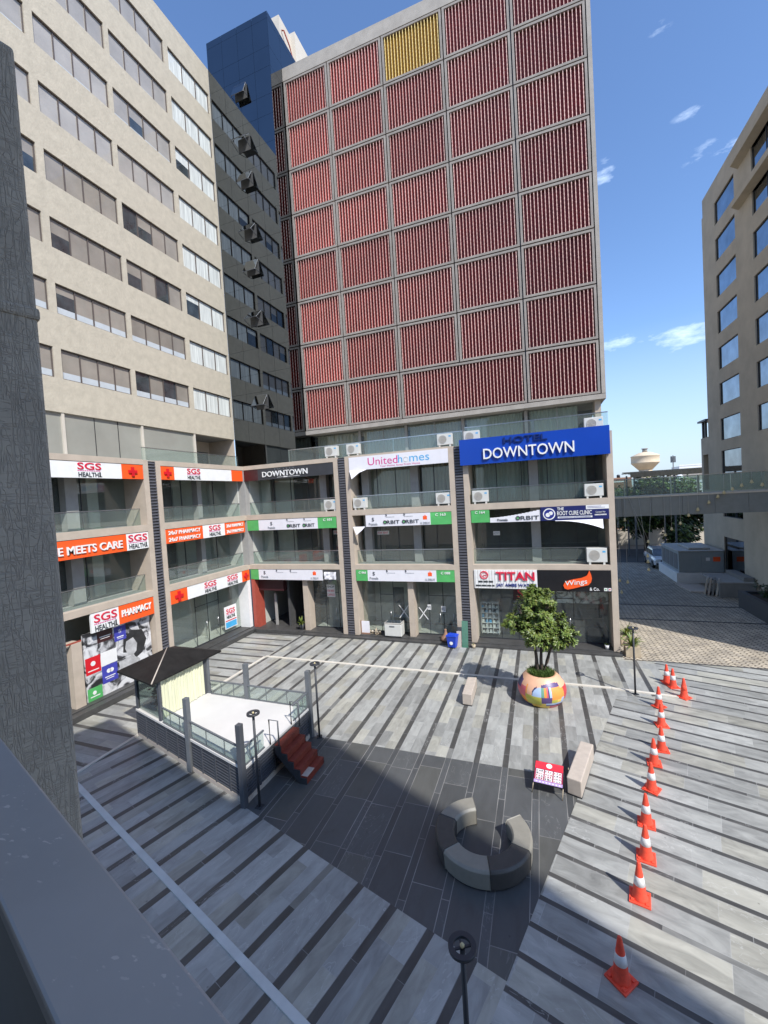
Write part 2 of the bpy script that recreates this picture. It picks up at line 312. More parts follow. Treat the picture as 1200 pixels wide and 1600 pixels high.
def scratch_mat():
    m = mat('scratched_grey_plaster', (0.40, 0.365, 0.305), 0.95, var=0.12, scale=5)
    t = m.node_tree; b = t.nodes['Principled BSDF']; n = t.nodes.new; l = t.links.new
    tcx = n('ShaderNodeTexCoord'); hs = []
    for sc_v, wdt in (((34, 34, 3.2), 0.045), ((7, 7, 46), 0.035), ((20, 20, 7), 0.03)):
        mp = n('ShaderNodeMapping'); mp.inputs['Scale'].default_value = sc_v; l(tcx.outputs['Object'], mp.inputs[0])
        ns = n('ShaderNodeTexNoise'); ns.inputs['Scale'].default_value = 1.0; ns.inputs['Detail'].default_value = 2; ns.inputs['Distortion'].default_value = 0.6; l(mp.outputs[0], ns.inputs['Vector'])
        a = n('ShaderNodeMath'); a.operation = 'SUBTRACT'; a.inputs[1].default_value = 0.5; l(ns.outputs['Fac'], a.inputs[0])
        c = n('ShaderNodeMath'); c.operation = 'ABSOLUTE'; l(a.outputs[0], c.inputs[0])
        d = n('ShaderNodeMapRange'); d.inputs[1].default_value = 0.0; d.inputs[2].default_value = wdt; l(c.outputs[0], d.inputs[0]); hs.append(d.outputs[0])
    q = n('ShaderNodeMath'); q.operation = 'MINIMUM'; l(hs[0], q.inputs[0]); l(hs[1], q.inputs[1])
    q2 = n('ShaderNodeMath'); q2.operation = 'MINIMUM'; l(q.outputs[0], q2.inputs[0]); l(hs[2], q2.inputs[1])
    fn = n('ShaderNodeTexNoise'); fn.inputs['Scale'].default_value = 60; l(tcx.outputs['Object'], fn.inputs['Vector'])
    ad = n('ShaderNodeMath'); ad.operation = 'MULTIPLY_ADD'; ad.inputs[1].default_value = 0.35; l(fn.outputs['Fac'], ad.inputs[0]); l(q2.outputs[0], ad.inputs[2])
    bp = n('ShaderNodeBump'); bp.inputs['Strength'].default_value = 0.8; bp.inputs['Distance'].default_value = 0.003; l(ad.outputs[0], bp.inputs['Height']); l(bp.outputs[0], b.inputs['Normal'])
    old = b.inputs['Base Color'].links[0].from_socket
    mxx = n('ShaderNodeMix'); mxx.data_type = 'RGBA'; mxx.blend_type = 'MULTIPLY'; mxx.inputs[7].default_value = (.84, .84, .84, 1)
    iv = n('ShaderNodeMath'); iv.operation = 'SUBTRACT'; iv.inputs[0].default_value = 1.0; l(q2.outputs[0], iv.inputs[1]); l(iv.outputs[0], mxx.inputs[0]); l(old, mxx.inputs[6]); l(mxx.outputs[2], b.inputs['Base Color'])
    return m
M_['bark_plaster'] = scratch_mat()
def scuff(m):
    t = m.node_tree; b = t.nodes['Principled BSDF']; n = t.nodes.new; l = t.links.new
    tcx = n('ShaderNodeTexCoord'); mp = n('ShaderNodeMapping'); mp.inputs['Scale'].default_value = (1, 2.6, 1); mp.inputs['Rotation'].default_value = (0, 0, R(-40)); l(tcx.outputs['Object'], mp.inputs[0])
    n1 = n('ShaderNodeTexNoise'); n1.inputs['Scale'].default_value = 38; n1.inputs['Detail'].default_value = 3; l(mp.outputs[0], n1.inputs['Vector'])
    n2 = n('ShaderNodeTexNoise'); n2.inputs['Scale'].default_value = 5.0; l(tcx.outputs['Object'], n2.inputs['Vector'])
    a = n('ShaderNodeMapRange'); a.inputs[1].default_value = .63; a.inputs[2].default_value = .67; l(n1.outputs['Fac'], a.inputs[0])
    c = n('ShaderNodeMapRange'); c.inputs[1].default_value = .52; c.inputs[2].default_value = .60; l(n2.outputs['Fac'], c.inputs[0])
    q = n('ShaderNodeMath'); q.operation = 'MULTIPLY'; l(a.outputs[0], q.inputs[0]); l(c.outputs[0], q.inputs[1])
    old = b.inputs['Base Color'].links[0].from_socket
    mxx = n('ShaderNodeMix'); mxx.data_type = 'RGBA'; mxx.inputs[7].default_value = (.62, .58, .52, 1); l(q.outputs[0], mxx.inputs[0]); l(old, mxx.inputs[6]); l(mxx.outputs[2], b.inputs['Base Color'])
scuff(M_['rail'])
M_['bluegrey'] = mat('blue_grey_slats', (0.075, 0.08, 0.092), 0.45, var=0.1)
M_['roofblack'] = mat('black_roof_sheet', (0.016, 0.015, 0.014), 0.55, spec=0.25, var=0.4)
M_['sash'] = mat('sash_painted_reflection', (0.66, 0.67, 0.66), 0.15, var=0.1, coat=1.0)  # pale colour on the inner pane stands in for light it reflects

# ------------------------------------------------------------------ mesh builder
WMX = {}
class MB:
    def __init__(s): s.v = []; s.f = []; s.m = []; s.s = []
    def add(s, vs, fs, mi=0, sm=False):
        o = len(s.v); s.v += [Vector(x) for x in vs]
        for f in fs: s.f.append([i + o for i in f]); s.m.append(mi); s.s.append(sm)
        return s
    def box(s, x0, x1, y0, y1, z0, z1, mi=0, M=None):
        if x0 > x1: x0, x1 = x1, x0
        if y0 > y1: y0, y1 = y1, y0
        vs = [Vector(p) for p in ((x0, y0, z0), (x1, y0, z0), (x1, y1, z0), (x0, y1, z0), (x0, y0, z1), (x1, y0, z1), (x1, y1, z1), (x0, y1, z1))]
        if M: vs = [M @ p for p in vs]
        return s.add(vs, ((0, 3, 2, 1), (4, 5, 6, 7), (0, 1, 5, 4), (1, 2, 6, 5), (2, 3, 7, 6), (3, 0, 4, 7)), mi)
    def prism(s, poly, z0, z1, mi=0):
        n = len(poly)
        vs = [(x, y, z0) for x, y in poly] + [(x, y, z1) for x, y in poly]
        fs = [list(range(n))[::-1], list(range(n, 2 * n))] + [(i, (i + 1) % n, n + (i + 1) % n, n + i) for i in range(n)]
        return s.add(vs, fs, mi)
    def quad(s, a, b, c, d, mi=0): return s.add([a, b, c, d], [(0, 1, 2, 3)], mi)
    def lathe(s, prof, n=24, cx=0, cy=0, mi=0, sm=True, mf=None, M=None):
        vs = []; fs = []
        for r, z in prof:
            for i in range(n):
                a = 2 * pi * i / n; p = Vector((cx + r * cos(a), cy + r * sin(a), z)); vs.append(M @ p if M else p)
        o = len(s.v); s.v += vs
        for j in range(len(prof) - 1):
            for i in range(n):
                k = (i + 1) % n
                s.f.append([o + j * n + i, o + j * n + k, o + (j + 1) * n + k, o + (j + 1) * n + i])
                s.m.append(mf(2 * pi * (i + 0.5) / n, (prof[j][1] + prof[j + 1][1]) / 2) if mf else mi); s.s.append(sm)
        s.f.append([o + i for i in range(n)][::-1]); s.m.append(mi); s.s.append(False)
        e = o + (len(prof) - 1) * n
        s.f.append([e + i for i in range(n)]); s.m.append(mi); s.s.append(False)
        return s
    def tube(s, pts, r, n=8, mi=0, closed=False):
        pts = [Vector(p) for p in pts]; rs = r if isinstance(r, (list, tuple)) else [r] * len(pts)
        o = len(s.v); K = len(pts)
        for i, p in enumerate(pts):
            a = pts[i - 1] if (i or closed) else pts[i]; c = pts[(i + 1) % K] if (i < K - 1 or closed) else pts[i]
            d = (c - a).normalized() if (c - a).length > 1e-9 else Vector((0, 0, 1))
            x = d.cross(Vector((0, 0, 1))) if abs(d.z) < 0.95 else d.cross(Vector((1, 0, 0)))
            x.normalize(); y = d.cross(x)
            for k in range(n):
                t = 2 * pi * k / n; s.v.append(p + (x * cos(t) + y * sin(t)) * rs[i])
        for i in range(K if closed else K - 1):
            j = (i + 1) % K
            for k in range(n):
                q = (k + 1) % n
                s.f.append([o + i * n + k, o + i * n + q, o + j * n + q, o + j * n + k]); s.m.append(mi); s.s.append(True)
        if not closed:
            s.f.append([o + k for k in range(n)][::-1]); s.m.append(mi); s.s.append(False)
            s.f.append([o + (K - 1) * n + k for k in range(n)]); s.m.append(mi); s.s.append(False)
        return s
    def xf(s, M): s.v = [M @ p for p in s.v]; return s
    def build(s, name, mats, parent=None, M=None, bevel=0.0, origin=None, fix=True):
        """vertices are in M's space; the object hangs under parent (whose world matrix is known)"""
        if not isinstance(mats, (list, tuple)): mats = [mats]
        W = M or Matrix.Identity(4)
        P = WMX[parent.name] if parent else (T(Vector(origin)) if origin else Matrix.Identity(4))
        X = P.inverted() @ W
        me = bpy.data.meshes.new(name); me.from_pydata([X @ p for p in s.v], [], s.f)
        for k in mats: me.materials.append(M_[k] if isinstance(k, str) else k)
        me.polygons.foreach_set('material_index', s.m); me.polygons.foreach_set('use_smooth', s.s)
        me.update()
        ob = bpy.data.objects.new(name, me); col.objects.link(ob)
        if bevel:
            b = ob.modifiers.new('bevel', 'BEVEL'); b.width = bevel; b.segments = 2; b.limit_method = 'ANGLE'
        if parent: ob.parent = parent; WMX[ob.name] = P
        else:
            if origin: ob.location = origin
            WMX[ob.name] = P
        return ob
def tag(o, label=None, cat=None, group=None, kind=None):
    if label: o['label'] = label
    if cat: o['category'] = cat
    if group: o['group'] = group
    if kind: o['kind'] = kind
    return o
def thing(name, label, cat, loc=(0, 0, 0), rz=0, group=None, M=None):
    o = bpy.data.objects.new(name, None); col.objects.link(o); o.empty_display_size = 0.2
    W = M if M else T(Vector(loc)) @ RZ(rz)
    o.matrix_world = W; WMX[o.name] = W
    return tag(o, label, cat, group)
def kids(o): return [c for c in col.objects if c.parent == o]
def copy_tree(o, loc=None, rz=None, label=None, parent=None):
    c = o.copy(); col.objects.link(c)
    if parent: c.parent = parent
    else:
        W = T(Vector(loc)) @ RZ(rz or 0); c.matrix_world = W; WMX[c.name] = W
        if label: c['label'] = label
    for k in kids(o): copy_tree(k, parent=c)
    return c
deps = None
def txt(s, cx, cz, wd, ht, parent, mt, M, y=-0.01, depth=0.015, bold=0.0, name='lettering', shear=0.0, rot=0.0):
    """lettering centred on (cx, cz) of the facade plane M, fitted to wd x ht"""
    cu = bpy.data.curves.new('t', 'FONT'); cu.body = s; cu.size = 1; cu.extrude = 0.5; cu.offset = bold * 0.45; cu.shear = shear; cu.resolution_u = 3
    o = bpy.data.objects.new('t', cu); col.objects.link(o)
    d = bpy.context.evaluated_depsgraph_get(); d.update()
    me = bpy.data.meshes.new_from_object(o.evaluated_get(d))
    col.objects.unlink(o); bpy.data.objects.remove(o); bpy.data.curves.remove(cu)
    xs = [v.co.x for v in me.vertices]; ys = [v.co.y for v in me.vertices]
    x0, x1, y0, y1 = min(xs), max(xs), min(ys), max(ys)
    b = MB(); sx = wd / (x1 - x0); sy = ht / (y1 - y0)
    c, q = cos(R(rot)), sin(R(rot))
    for v in me.vertices:
        px = (v.co.x - (x0 + x1) / 2) * sx; pz = (v.co.y - (y0 + y1) / 2) * sy
        b.v.append(Vector((cx + px * c - pz * q, y - depth * (v.co.z + 0.5), cz + px * q + pz * c)))
    for p in me.polygons: b.f.append(list(p.vertices)); b.m.append(0); b.s.append(False)
    bpy.data.meshes.remove(me)
    return b.build(name, mt, parent, M)
def wall_grid(b, u0, u1, z0, z1, cols, rows, t, mi=0):
    """a wall in the x-z plane, front at y=0, thickness t, with cols x rows openings"""
    cols = sorted(cols); rows = sorted(rows); z = z0
    for (a, c) in rows:
        if a > z: b.box(u0, u1, 0, t, z, a, mi)
        u = u0
        for (p, q) in cols:
            if p > u: b.box(u, p, 0, t, a, c, mi)
            u = q
        if u < u1: b.box(u, u1, 0, t, a, c, mi)
        z = c
    if z < z1: b.box(u0, u1, 0, t, z, z1, mi)
def curtain_mb(x0, x1, y, z0, z1, amp=0.05, per=0.22, b=None):
    b = b or MB(); n = max(6, int((x1 - x0) / per * 6)); vs = []
    ph = random.random() * 6
    for i in range(n + 1):
        x = x0 + (x1 - x0) * i / n
        yy = y + amp * sin(2 * pi * x / per + ph) + amp * 0.5 * sin(2 * pi * x / (per * 2.7) + ph)
        vs += [(x, yy, z0), (x, yy, z1)]
    return b.add(vs, [(2 * i, 2 * i + 2, 2 * i + 3, 2 * i + 1) for i in range(n)], 0, True)
def glass_sheet(x0, x1, y, z0, z1, b=None): 
    b = b or MB(); return b.box(x0, x1, y, y + 0.012, z0, z1)
WH = T((0, 21.7, 0))                       # hotel-side arcade front
WL = T((-17.4, 0, 0)) @ RZ(90)             # left arcade front (local x = world y)
BF = T((-19.74, 0, 0)) @ RZ(90)            # beige block front
HT = T((0, 25.4, 0))                       # hotel tower front
RB = T((13, 0, 0)) @ RZ(-90)               # right building front (local x = -world y)
ZI = Matrix.Identity(4)

# ================================================================== the setting
g = MB(); g.quad((-900, -300, -0.03), (900, -300, -0.03), (900, 1500, -0.03), (-900, 1500, -0.03))
tag(g.build('ground', 'dirt'), kind='structure')
LIGHT, DARK = (0.312, 0.314, 0.292), (0.074, 0.072, 0.067)
def sheet(name, poly, z, mt, origin=(0, 0), rz=0):
    """a paving sheet; the stripe pattern runs along its own local y"""
    M = T((origin[0], origin[1], z)) @ RZ(rz); I = M.inverted()
    b = MB(); b.add([I @ Vector((x, y, z)) for x, y in poly], [list(range(len(poly)))])
    me = bpy.data.meshes.new(name); me.from_pydata(b.v, [], b.f); me.materials.append(mt)
    o = bpy.data.objects.new(name, me); col.objects.link(o); o.matrix_world = M; WMX[o.name] = M
    return tag(o, kind='structure')
e1 = Vector((0.9567, -0.2910)); e2 = Vector((0.2910, 0.9567))          # axes of the rotated paving fields
K = Vector((-0.83, 6.65))                                                # where the three fields meet
q0 = K + e2 * -14
QR = Vector((2.44, 17.4))
mid = [(-13.8, 12.1), (0.82, 12.1), (QR.x, QR.y), (4.45, 17.78), (4.45, 21.12), (3.3, 21.12), (3.3, 21.7), (-13.8, 21.7)]
sheet('plaza_paving', mid, 0.0, paving_mat('striped_marble_paving', 0.8265, 0.17, 0.0, 0.85, LIGHT, DARK), (0.32, 0), 0)
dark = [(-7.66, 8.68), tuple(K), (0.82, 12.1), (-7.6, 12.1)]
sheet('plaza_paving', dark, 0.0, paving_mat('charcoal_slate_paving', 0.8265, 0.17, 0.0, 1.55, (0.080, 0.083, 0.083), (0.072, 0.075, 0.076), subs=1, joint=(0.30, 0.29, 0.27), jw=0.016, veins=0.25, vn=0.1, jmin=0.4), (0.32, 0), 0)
right = [tuple(K + e2 * 0), tuple(q0), (32, -6), (32, 21.12), (4.45, 21.12), (4.45, 17.78), (QR.x, QR.y)]
sheet('plaza_paving', right, 0.0, paving_mat('narrow_striped_paving', 0.612, 0.115, 0.72, 1.45, LIGHT, DARK, subs=1, veins=0.6, joint=(0.42, 0.42, 0.40)), (0.4, 8.49), 73.1 - 0.0)
left = [(-13.8, 8.2), (-13.8, 10.4), (-7.66, 8.68), tuple(K), tuple(q0), (-30, -6)]
sheet('plaza_paving', [(-13.8, 8.15), tuple(q0 + Vector((-26, 7.9))), tuple(q0), tuple(K), (-7.66, 8.68), (-7.6, 12.1), (-13.8, 12.1)], 0.0,
      paving_mat('diagonal_striped_paving', 0.8345, 0.17, 0.22, 1.6, LIGHT, DARK), (-4.55, 4.74), -16.9)
sheet('plaza_paving', [(-13.8, 8.15), (-13.8, 17.95), (-17.4, 21.7), (-17.4, 6.69)], 0.0,
      paving_mat('cross_striped_paving', 0.83, 0.17, 0.1, 1.3, LIGHT, DARK), (-14, 17.06), 90)
# mitred corner patch of the field in front of the inner corner
sheet('plaza_paving', [(-17.39, 21.69), (-13.8, 17.95), (-13.8, 21.69)], 0.0, paving_mat('corner_striped_paving', 0.83, 0.17, 0.1, 1.3, LIGHT, DARK), (-14, 17.06), 90)
def strip(name, pts, wd, h, mt):
    b = MB()
    for (a, c) in zip(pts[:-1], pts[1:]):
        a = Vector(a); c = Vector(c); d = (c - a).normalized(); n = Vector((-d.y, d.x)) * wd / 2
        b.prism([tuple(a - n), tuple(c - n), tuple(c + n), tuple(a + n)], 0.0, h)
    return tag(b.build(name, mt), kind='structure')
strip('pale_paving_strip', [(-13.8, 18.0), (2.35, 18.0)], 0.13, 0.035, 'line')
strip('pale_paving_strip', [(2.36, 17.98), (4.5, 17.76)], 0.13, 0.035, 'line')
strip('pale_paving_strip', [(-13.83, 17.93), (-13.83, 8.25)], 0.12, 0.03, 'line')
strip('pale_paving_strip', [(-13.76, 8.18), tuple(Vector((-13.76, 8.18)) + e1 * 26)], 0.14, 0.02, 'linew')
# granite steps along the shop fronts
b = MB(); b.prism([(-17.4, 21.7), (-17.0, 21.3), (-13.6, 21.34), (-13.6, 21.7)], 0, 0.24); b.box(-13.6, 3.3, 21.36, 21.7, 0, 0.10)
b.box(-17.4, 3.2, 21.7, 27.2, 0, 0.14)
tag(b.build('entrance_step', 'step', bevel=0.01), kind='structure')
b = MB(); b.prism([(-17.4, 4), (-17.05, 4), (-17.05, 21.34), (-17.4, 21.7)], 0, 0.24); b.box(-23, -17.4, 4, 21.7, 0, 0.28)
tag(b.build('entrance_step', 'step', bevel=0.01), kind='structure')
# service road
RM = herring_mat('herringbone_pavers')
sheet('road', [(3.3, 21.2), (32, 21.2), (32, 47.4), (3.3, 47.4)], -0.006, RM, (0, 0), 0)
b = MB(); b.box(4.45, 32, 21.12, 21.2, 0, 0.012); b.box(3.3, 12, 30.9, 31.0, -0.006, 0.02); b.box(3.3, 11.2, 27.6, 27.7, -0.006, 0.02)
tag(b.build('road_drain', 'step'), kind='structure')
sheet('road', [(-60, 47.4), (90, 47.4), (90, 57.0), (-60, 57.0)], -0.01, M_['asphalt'], (0, 0), 0)
b = MB(); b.tube([(9.9, 34.7, 0.03), (11.1, 34.6, 0.03), (10.95, 37.2, 0.03)], 0.06, 6); b.prism([(9.75, 34.7), (11.0, 34.65), (11.0, 37.3), (9.5, 37.4)], 0, 0.10)
tag(b.build('kerb', 'stone'), kind='structure')

# ================================================================== arcade (podium shops)
arc = thing('shopping_arcade', 'three storey arcade with beige frames, glass shopfronts and balconies around the plaza corner', 'building', (-17.4, 21.7, 0))
S1, S2, S3 = (3.94, 4.22), (7.05, 7.36), (10.2, 10.45)
PW_ = 0.27
def bay(W, x0, x1, lp=True, rp=True, colx=None, cw=0.45, ground=True, gy=0.9, zg=0.14, up=True, inner_l=True, inner_r=True, gcol=True):
    b = MB()
    if lp: b.box(x0, x0 + PW_, 0, 1.38, 0, S3[1] - 0.02)
    if rp: b.box(x1 - PW_, x1, 0, 1.38, 0, S3[1] - 0.02)
    xl = x0 + (PW_ if lp else 0); xr = x1 - (PW_ if rp else 0)
    for a, c in (S1, S2, S3): b.box(xl, xr, 0.0, 0.3, a, c)
    b.build('bay_frame', 'frame', arc, W)
    b = MB()
    for a, c in (S1, S2, S3): b.box(x0 + 0.01, x1 - 0.01, 0.3 if not lp else 0.31, 5.6, a + 0.03, c - 0.012)
    b.build('floor_slab', 'column', arc, W)
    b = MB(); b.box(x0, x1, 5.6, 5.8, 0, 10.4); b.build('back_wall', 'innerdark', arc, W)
    if inner_l: MB().box(x0 - 0.05, x0 + 0.09, 1.39 if lp else 0.45, 5.6, 0, 10.19).build('party_wall', 'inner', arc, W)
    if inner_r: MB().box(x1 - 0.09, x1 + 0.05, 1.39 if rp else 0.45, 5.6, 0, 10.19).build('party_wall', 'inner', arc, W)
    for (za, zb) in ((S1[1], S2[0]), (S2[1], S3[0])):
        gl = glass_sheet(xl, xr, 1.36, za, zb).build('shop_glass', 'shopglass', arc, W)
        b = MB(); b.box(xl, xr, 1.345, 1.385, za, za + 0.05)
        n = 5
        for i in range(1, n): b.box(xl + (xr - xl) * i / n - 0.02, xl + (xr - xl) * i / n + 0.02, 1.345, 1.39, za + 0.05, zb)
        b.build('mullion', 'charcoal', gl, W)
        r = glass_sheet(xl + 0.02, xr - 0.02, 0.42, za, za + 0.76).build('balcony_rail', 'railglass', arc, W)
        b = MB(); b.box(xl + 0.02, xr - 0.02, 0.405, 0.447, za + 0.76, za + 0.80); b.build('handrail', 'steel', r, W)
    if colx is not None:
        for c in (colx if isinstance(colx, (list, tuple)) else [colx]):
            b = MB()
            for (za, zb) in ((S1[1], S2[0]), (S2[1], S3[0])): b.box(c - cw / 2, c + cw / 2, 0.95, 1.34, za, zb)
            b.build('column', 'column', arc, W)
    return xl, xr
def louvre(W, x0, x1, z0=0.1, z1=10.4):
    b = MB(); b.box(x0, x1, 0.12, 0.3, 0, z1, 0)
    z = z0
    while z < z1 - 0.05:
        b.box(x0, x1, 0.02, 0.12, z, z + 0.085, 1); z += 0.145
    b.build('louvre_column', ['black', 'louvre'], arc, W)
def shopfront(W, x0, x1, y, za, zb, doors=(), name='shop_glass'):
    gl = glass_sheet(x0, x1, y, za, zb).build(name, 'shopglass', arc, W)
    b = MB(); b.box(x0, x1, y - 0.02, y + 0.03, za, za + 0.06); b.box(x0, x1, y - 0.02, y + 0.03, zb - 0.06, zb)
    for d0, d1 in doors:
        for x in (d0, d1): b.box(x - 0.012, x + 0.012, y - 0.012, y + 0.024, za + 0.06, zb - 0.06)
        b.box(d0 + 0.013, d1 - 0.013, y - 0.012, y + 0.024, za + 2.2, za + 2.23)
    b.build('glazing_frame', 'charcoal', gl, W)
    b = MB()
    for d0, d1 in doors: b.tube([(d1 - 0.18, y - 0.06, za + 0.8), (d1 - 0.18, y - 0.06, za + 1.25)], 0.018, 6)
    if doors: b.build('door_handle', 'steel', gl, W)
    return gl
# hotel side
bay(WH, -17.4, -10.77, lp=False, colx=-12.3, inner_l=True)
bay(WH, -10.3, -4.05, colx=[-6.5, -9.5])
bay(WH, -3.6, 3.27, colx=-0.2)
louvre(WH, -10.77, -10.3); louvre(WH, -4.05, -3.6)
MB().box(-17.86, -17.36, 21.71, 22.15, 4.23, 10.19).build('column', 'column', arc)
# ground floor fronts, hotel side
shopfront(WH, -13.4, -11.04, 0.95, 0.14, 3.3, [(-12.6, -11.7)])
shopfront(WH, -10.03, -7.05, 0.8, 0.14, 3.3, [(-8.9, -8.1)]); shopfront(WH, -6.7, -4.32, 0.8, 0.14, 3.3, [(-6.0, -5.2), (-5.2, -4.45)])
shopfront(WH, -3.33, -0.25, 0.8, 0.14, 3.05, [(-2.1, -1.25)]); shopfront(WH, 0.0, 3.0, 0.9, 0.14, 3.0, [(0.6, 1.4)])
for a in ((-13.76, -13.42, 0.25, 0.95, 0.14, 3.3), (-7.04, -6.71, 0.25, 0.85, 0.14, 3.3), (-0.24, -0.01, 0.25, 0.9, 0.14, 3.05)): MB().box(*a).build('pier', 'frame', arc, WH)
b = MB(); b.box(-17.36, -17.12, 0.02, 0.9, 0.14, 3.3); b.build('door_portal', 'portal', arc, WH)
b = MB(); b.box(-17.12, -15.25, 0.4, 0.8, 2.5, 3.3); b.build('door_portal', 'maroon', arc, WH)
b = MB(); b.box(-15.25, -15.1, 0.8, 4.5, 0.14, 3.9); b.box(-15.24, -13.8, 4.5, 4.6, 0.14, 3.9); b.build('passage_wall', 'innerdark', arc, WH)
st = MB()
for k in range(10): st.box(-15.1, -13.85, 1.6 + k * 0.28, 4.4, 0.14 + k * 0.18, 0.14 + (k + 1) * 0.18)
st.build('staircase', 'innerdark', arc, WH)
b = MB(); b.box(-16.35, -16.2, 0.9, 1.0, 0.14, 2.2); b.build('door_leaf', 'column', arc, WH)
for (x0, x1, k) in ((-9.98, -6.8, 'curtain'), (-6.2, -4.4, 'curtain'), (-12.0, -11.1, 'curtain'), (-3.3, -0.45, 'curtaingrey'), (0.05, 2.3, 'curtaingrey')):
    curtain_mb(x0, x1, 1.6, S2[1] + 0.05, S3[0] - 0.05).build('curtain', k, arc, WH)
# interior lining so that the shops read as rooms
b = MB(); b.box(-13.3, -11.1, 2.6, 2.66, 0.14, 3.9); b.build('shop_wall', 'inner', arc, WH)
MB().box(-10.1, -4.3, 2.9, 2.96, 0.14, 3.9).build('shop_wall', 'inner', arc, WH)
MB().box(-13.4, -4.3, 0.98, 2.6, 0.141, 0.15).build('shop_floor', 'inner', arc, WH)
MB().box(-6.95, -6.8, 0.86, 2.9, 0.15, 3.9).build('shop_wall', 'inner', arc, WH)
MB().box(-8.85, -8.15, 2.85, 2.89, 0.15, 2.3).build('shop_door', 'innerdark', arc, WH)
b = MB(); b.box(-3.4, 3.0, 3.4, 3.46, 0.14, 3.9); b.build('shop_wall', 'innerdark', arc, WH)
b = MB(); b.box(0.02, 2.98, 0.95, 0.98, 2.12, 2.9); b.build('mural_board', 'poster', arc, WH)
# display shelf in the watch shop
b = MB()
for i in range(7): b.box(-3.2, -2.25, 1.0, 1.3, 0.35 + i * 0.27, 0.37 + i * 0.27)
for i in range(4): b.box(-3.2 + i * 0.305, -3.18 + i * 0.305, 1.0, 1.3, 0.3, 2.0)
for i in range(6):
    for j in range(5):
        if random.random() < 0.8: b.box(-3.15 + j * 0.19, -3.04 + j * 0.19, 1.02, 1.14, 0.37 + i * 0.27, 0.37 + i * 0.27 + random.uniform(0.08, 0.2), random.choice((0, 1, 1, 2)))
sh = thing('display_shelf', 'white display shelf of small boxes behind the watch shop glass', 'shelf', M=WH @ T((-2.7, 1.1, 0.14)))
b.build('shelf_unit', ['white', 'sheer', 'cyan'], sh, WH)
# left side
bay(WL, 4.0, 14.88, colx=[8.2, 11.9], cw=0.5)
bay(WL, 15.3, 21.7, rp=False, colx=[16.1, 18.95], cw=0.32)
louvre(WL, 14.88, 15.3)
shopfront(WL, 15.6, 21.4, 0.75, 0.28, 3.3, [(17.8, 18.7), (18.7, 19.6)])
b = MB(); b.box(21.42, 21.69, 0.03, 1.3, 0.28, 3.3); b.build('pier', 'white', arc, WL)
MB().box(15.6, 21.4, 0.77, 2.69, 0.281, 0.29).build('shop_floor', 'inner', arc, WL)
MB().box(4.4, 10.8, 0.52, 2.9, 0.281, 0.29).build('shop_floor', 'inner', arc, WL)
b = MB(); b.box(15.6, 16.2, 1.4, 1.7, 0.28, 3.3); b.box(19.4, 19.6, 1.5, 2.69, 0.28, 3.3); b.box(15.4, 21.6, 2.7, 2.8, 0.28, 3.9); b.build('shop_wall', 'inner', arc, WL)
shopfront(WL, 4.3, 10.9, 0.5, 0.28, 2.75, [(8.6, 9.6)])
b = MB(); b.box(10.9, 11.3, 0.2, 0.9, 0.28, 2.9); b.box(4.3, 10.9, 0.35, 0.42, 2.75, 2.85); b.build('pier', 'frame', arc, WL)
b = MB(); b.box(10.25, 10.3, 0.02, 0.06, 2.7, 3.6); b.box(4.3, 11.3, 0.2, 0.24, 2.9, 2.96); b.build('sign_bracket', 'portal', arc, WL)
b = MB(); b.box(4.3, 14.4, 3.0, 3.06, 0.28, 3.9); b.build('shop_wall', 'inner', arc, WL)
b = MB(); b.box(9.3, 10.5, 3.5, 3.6, 4.3, 7.0); b.box(12.9, 13.4, 1.5, 2.5, 4.3, 10.1); b.box(15.7, 16.4, 2.6, 2.7, 4.3, 10.1); b.box(18.9, 21.6, 2.9, 3.0, 4.3, 10.1); b.build('shop_wall', 'inner', arc, WL)
b = MB(); b.box(-16.6, -15.2, 2.2, 2.3, 4.3, 10.1); b.box(-17.3, -16.6, 1.6, 1.7, 4.3, 10.1); b.build('shop_wall', 'inner', arc, WH)
# roof terrace slab and its glass balustrade
b = MB(); b.box(-23.2, -17.41, 4, 21.7, 10.38, 10.43); b.box(-20, 3.2, 22.01, 25.3, 10.38, 10.43); b.build('roof_terrace', 'concrete', arc)
r = glass_sheet(-14.3, -3.6, 0.5, 10.47, 11.2).build('terrace_rail', 'railglass', arc, WH)
b = MB(); b.box(-14.3, -3.6, 0.49, 0.53, 11.2, 11.24)
for x in (-14.3, -11.0, -7.5): b.box(x, x + 0.05, 0.515, 0.56, 10.45, 11.2)
b.build('handrail', 'steel', r, WH)
r = glass_sheet(-3.5, 3.2, 0.5, 10.47, 11.35).build('terrace_rail', 'railglass', arc, WH)
b = MB(); b.box(-3.5, 3.2, 0.49, 0.53, 11.35, 11.39); b.box(-0.2, -0.05, 0.515, 0.56, 10.45, 11.35); b.build('handrail', 'steel', r, WH)
r = glass_sheet(15.0, 21.9, 0.5, 10.47, 11.1).build('terrace_rail', 'railglass', arc, WL)
b = MB(); b.box(15.0, 21.9, 0.49, 0.53, 11.1, 11.13); b.build('handrail', 'steel', r, WL)

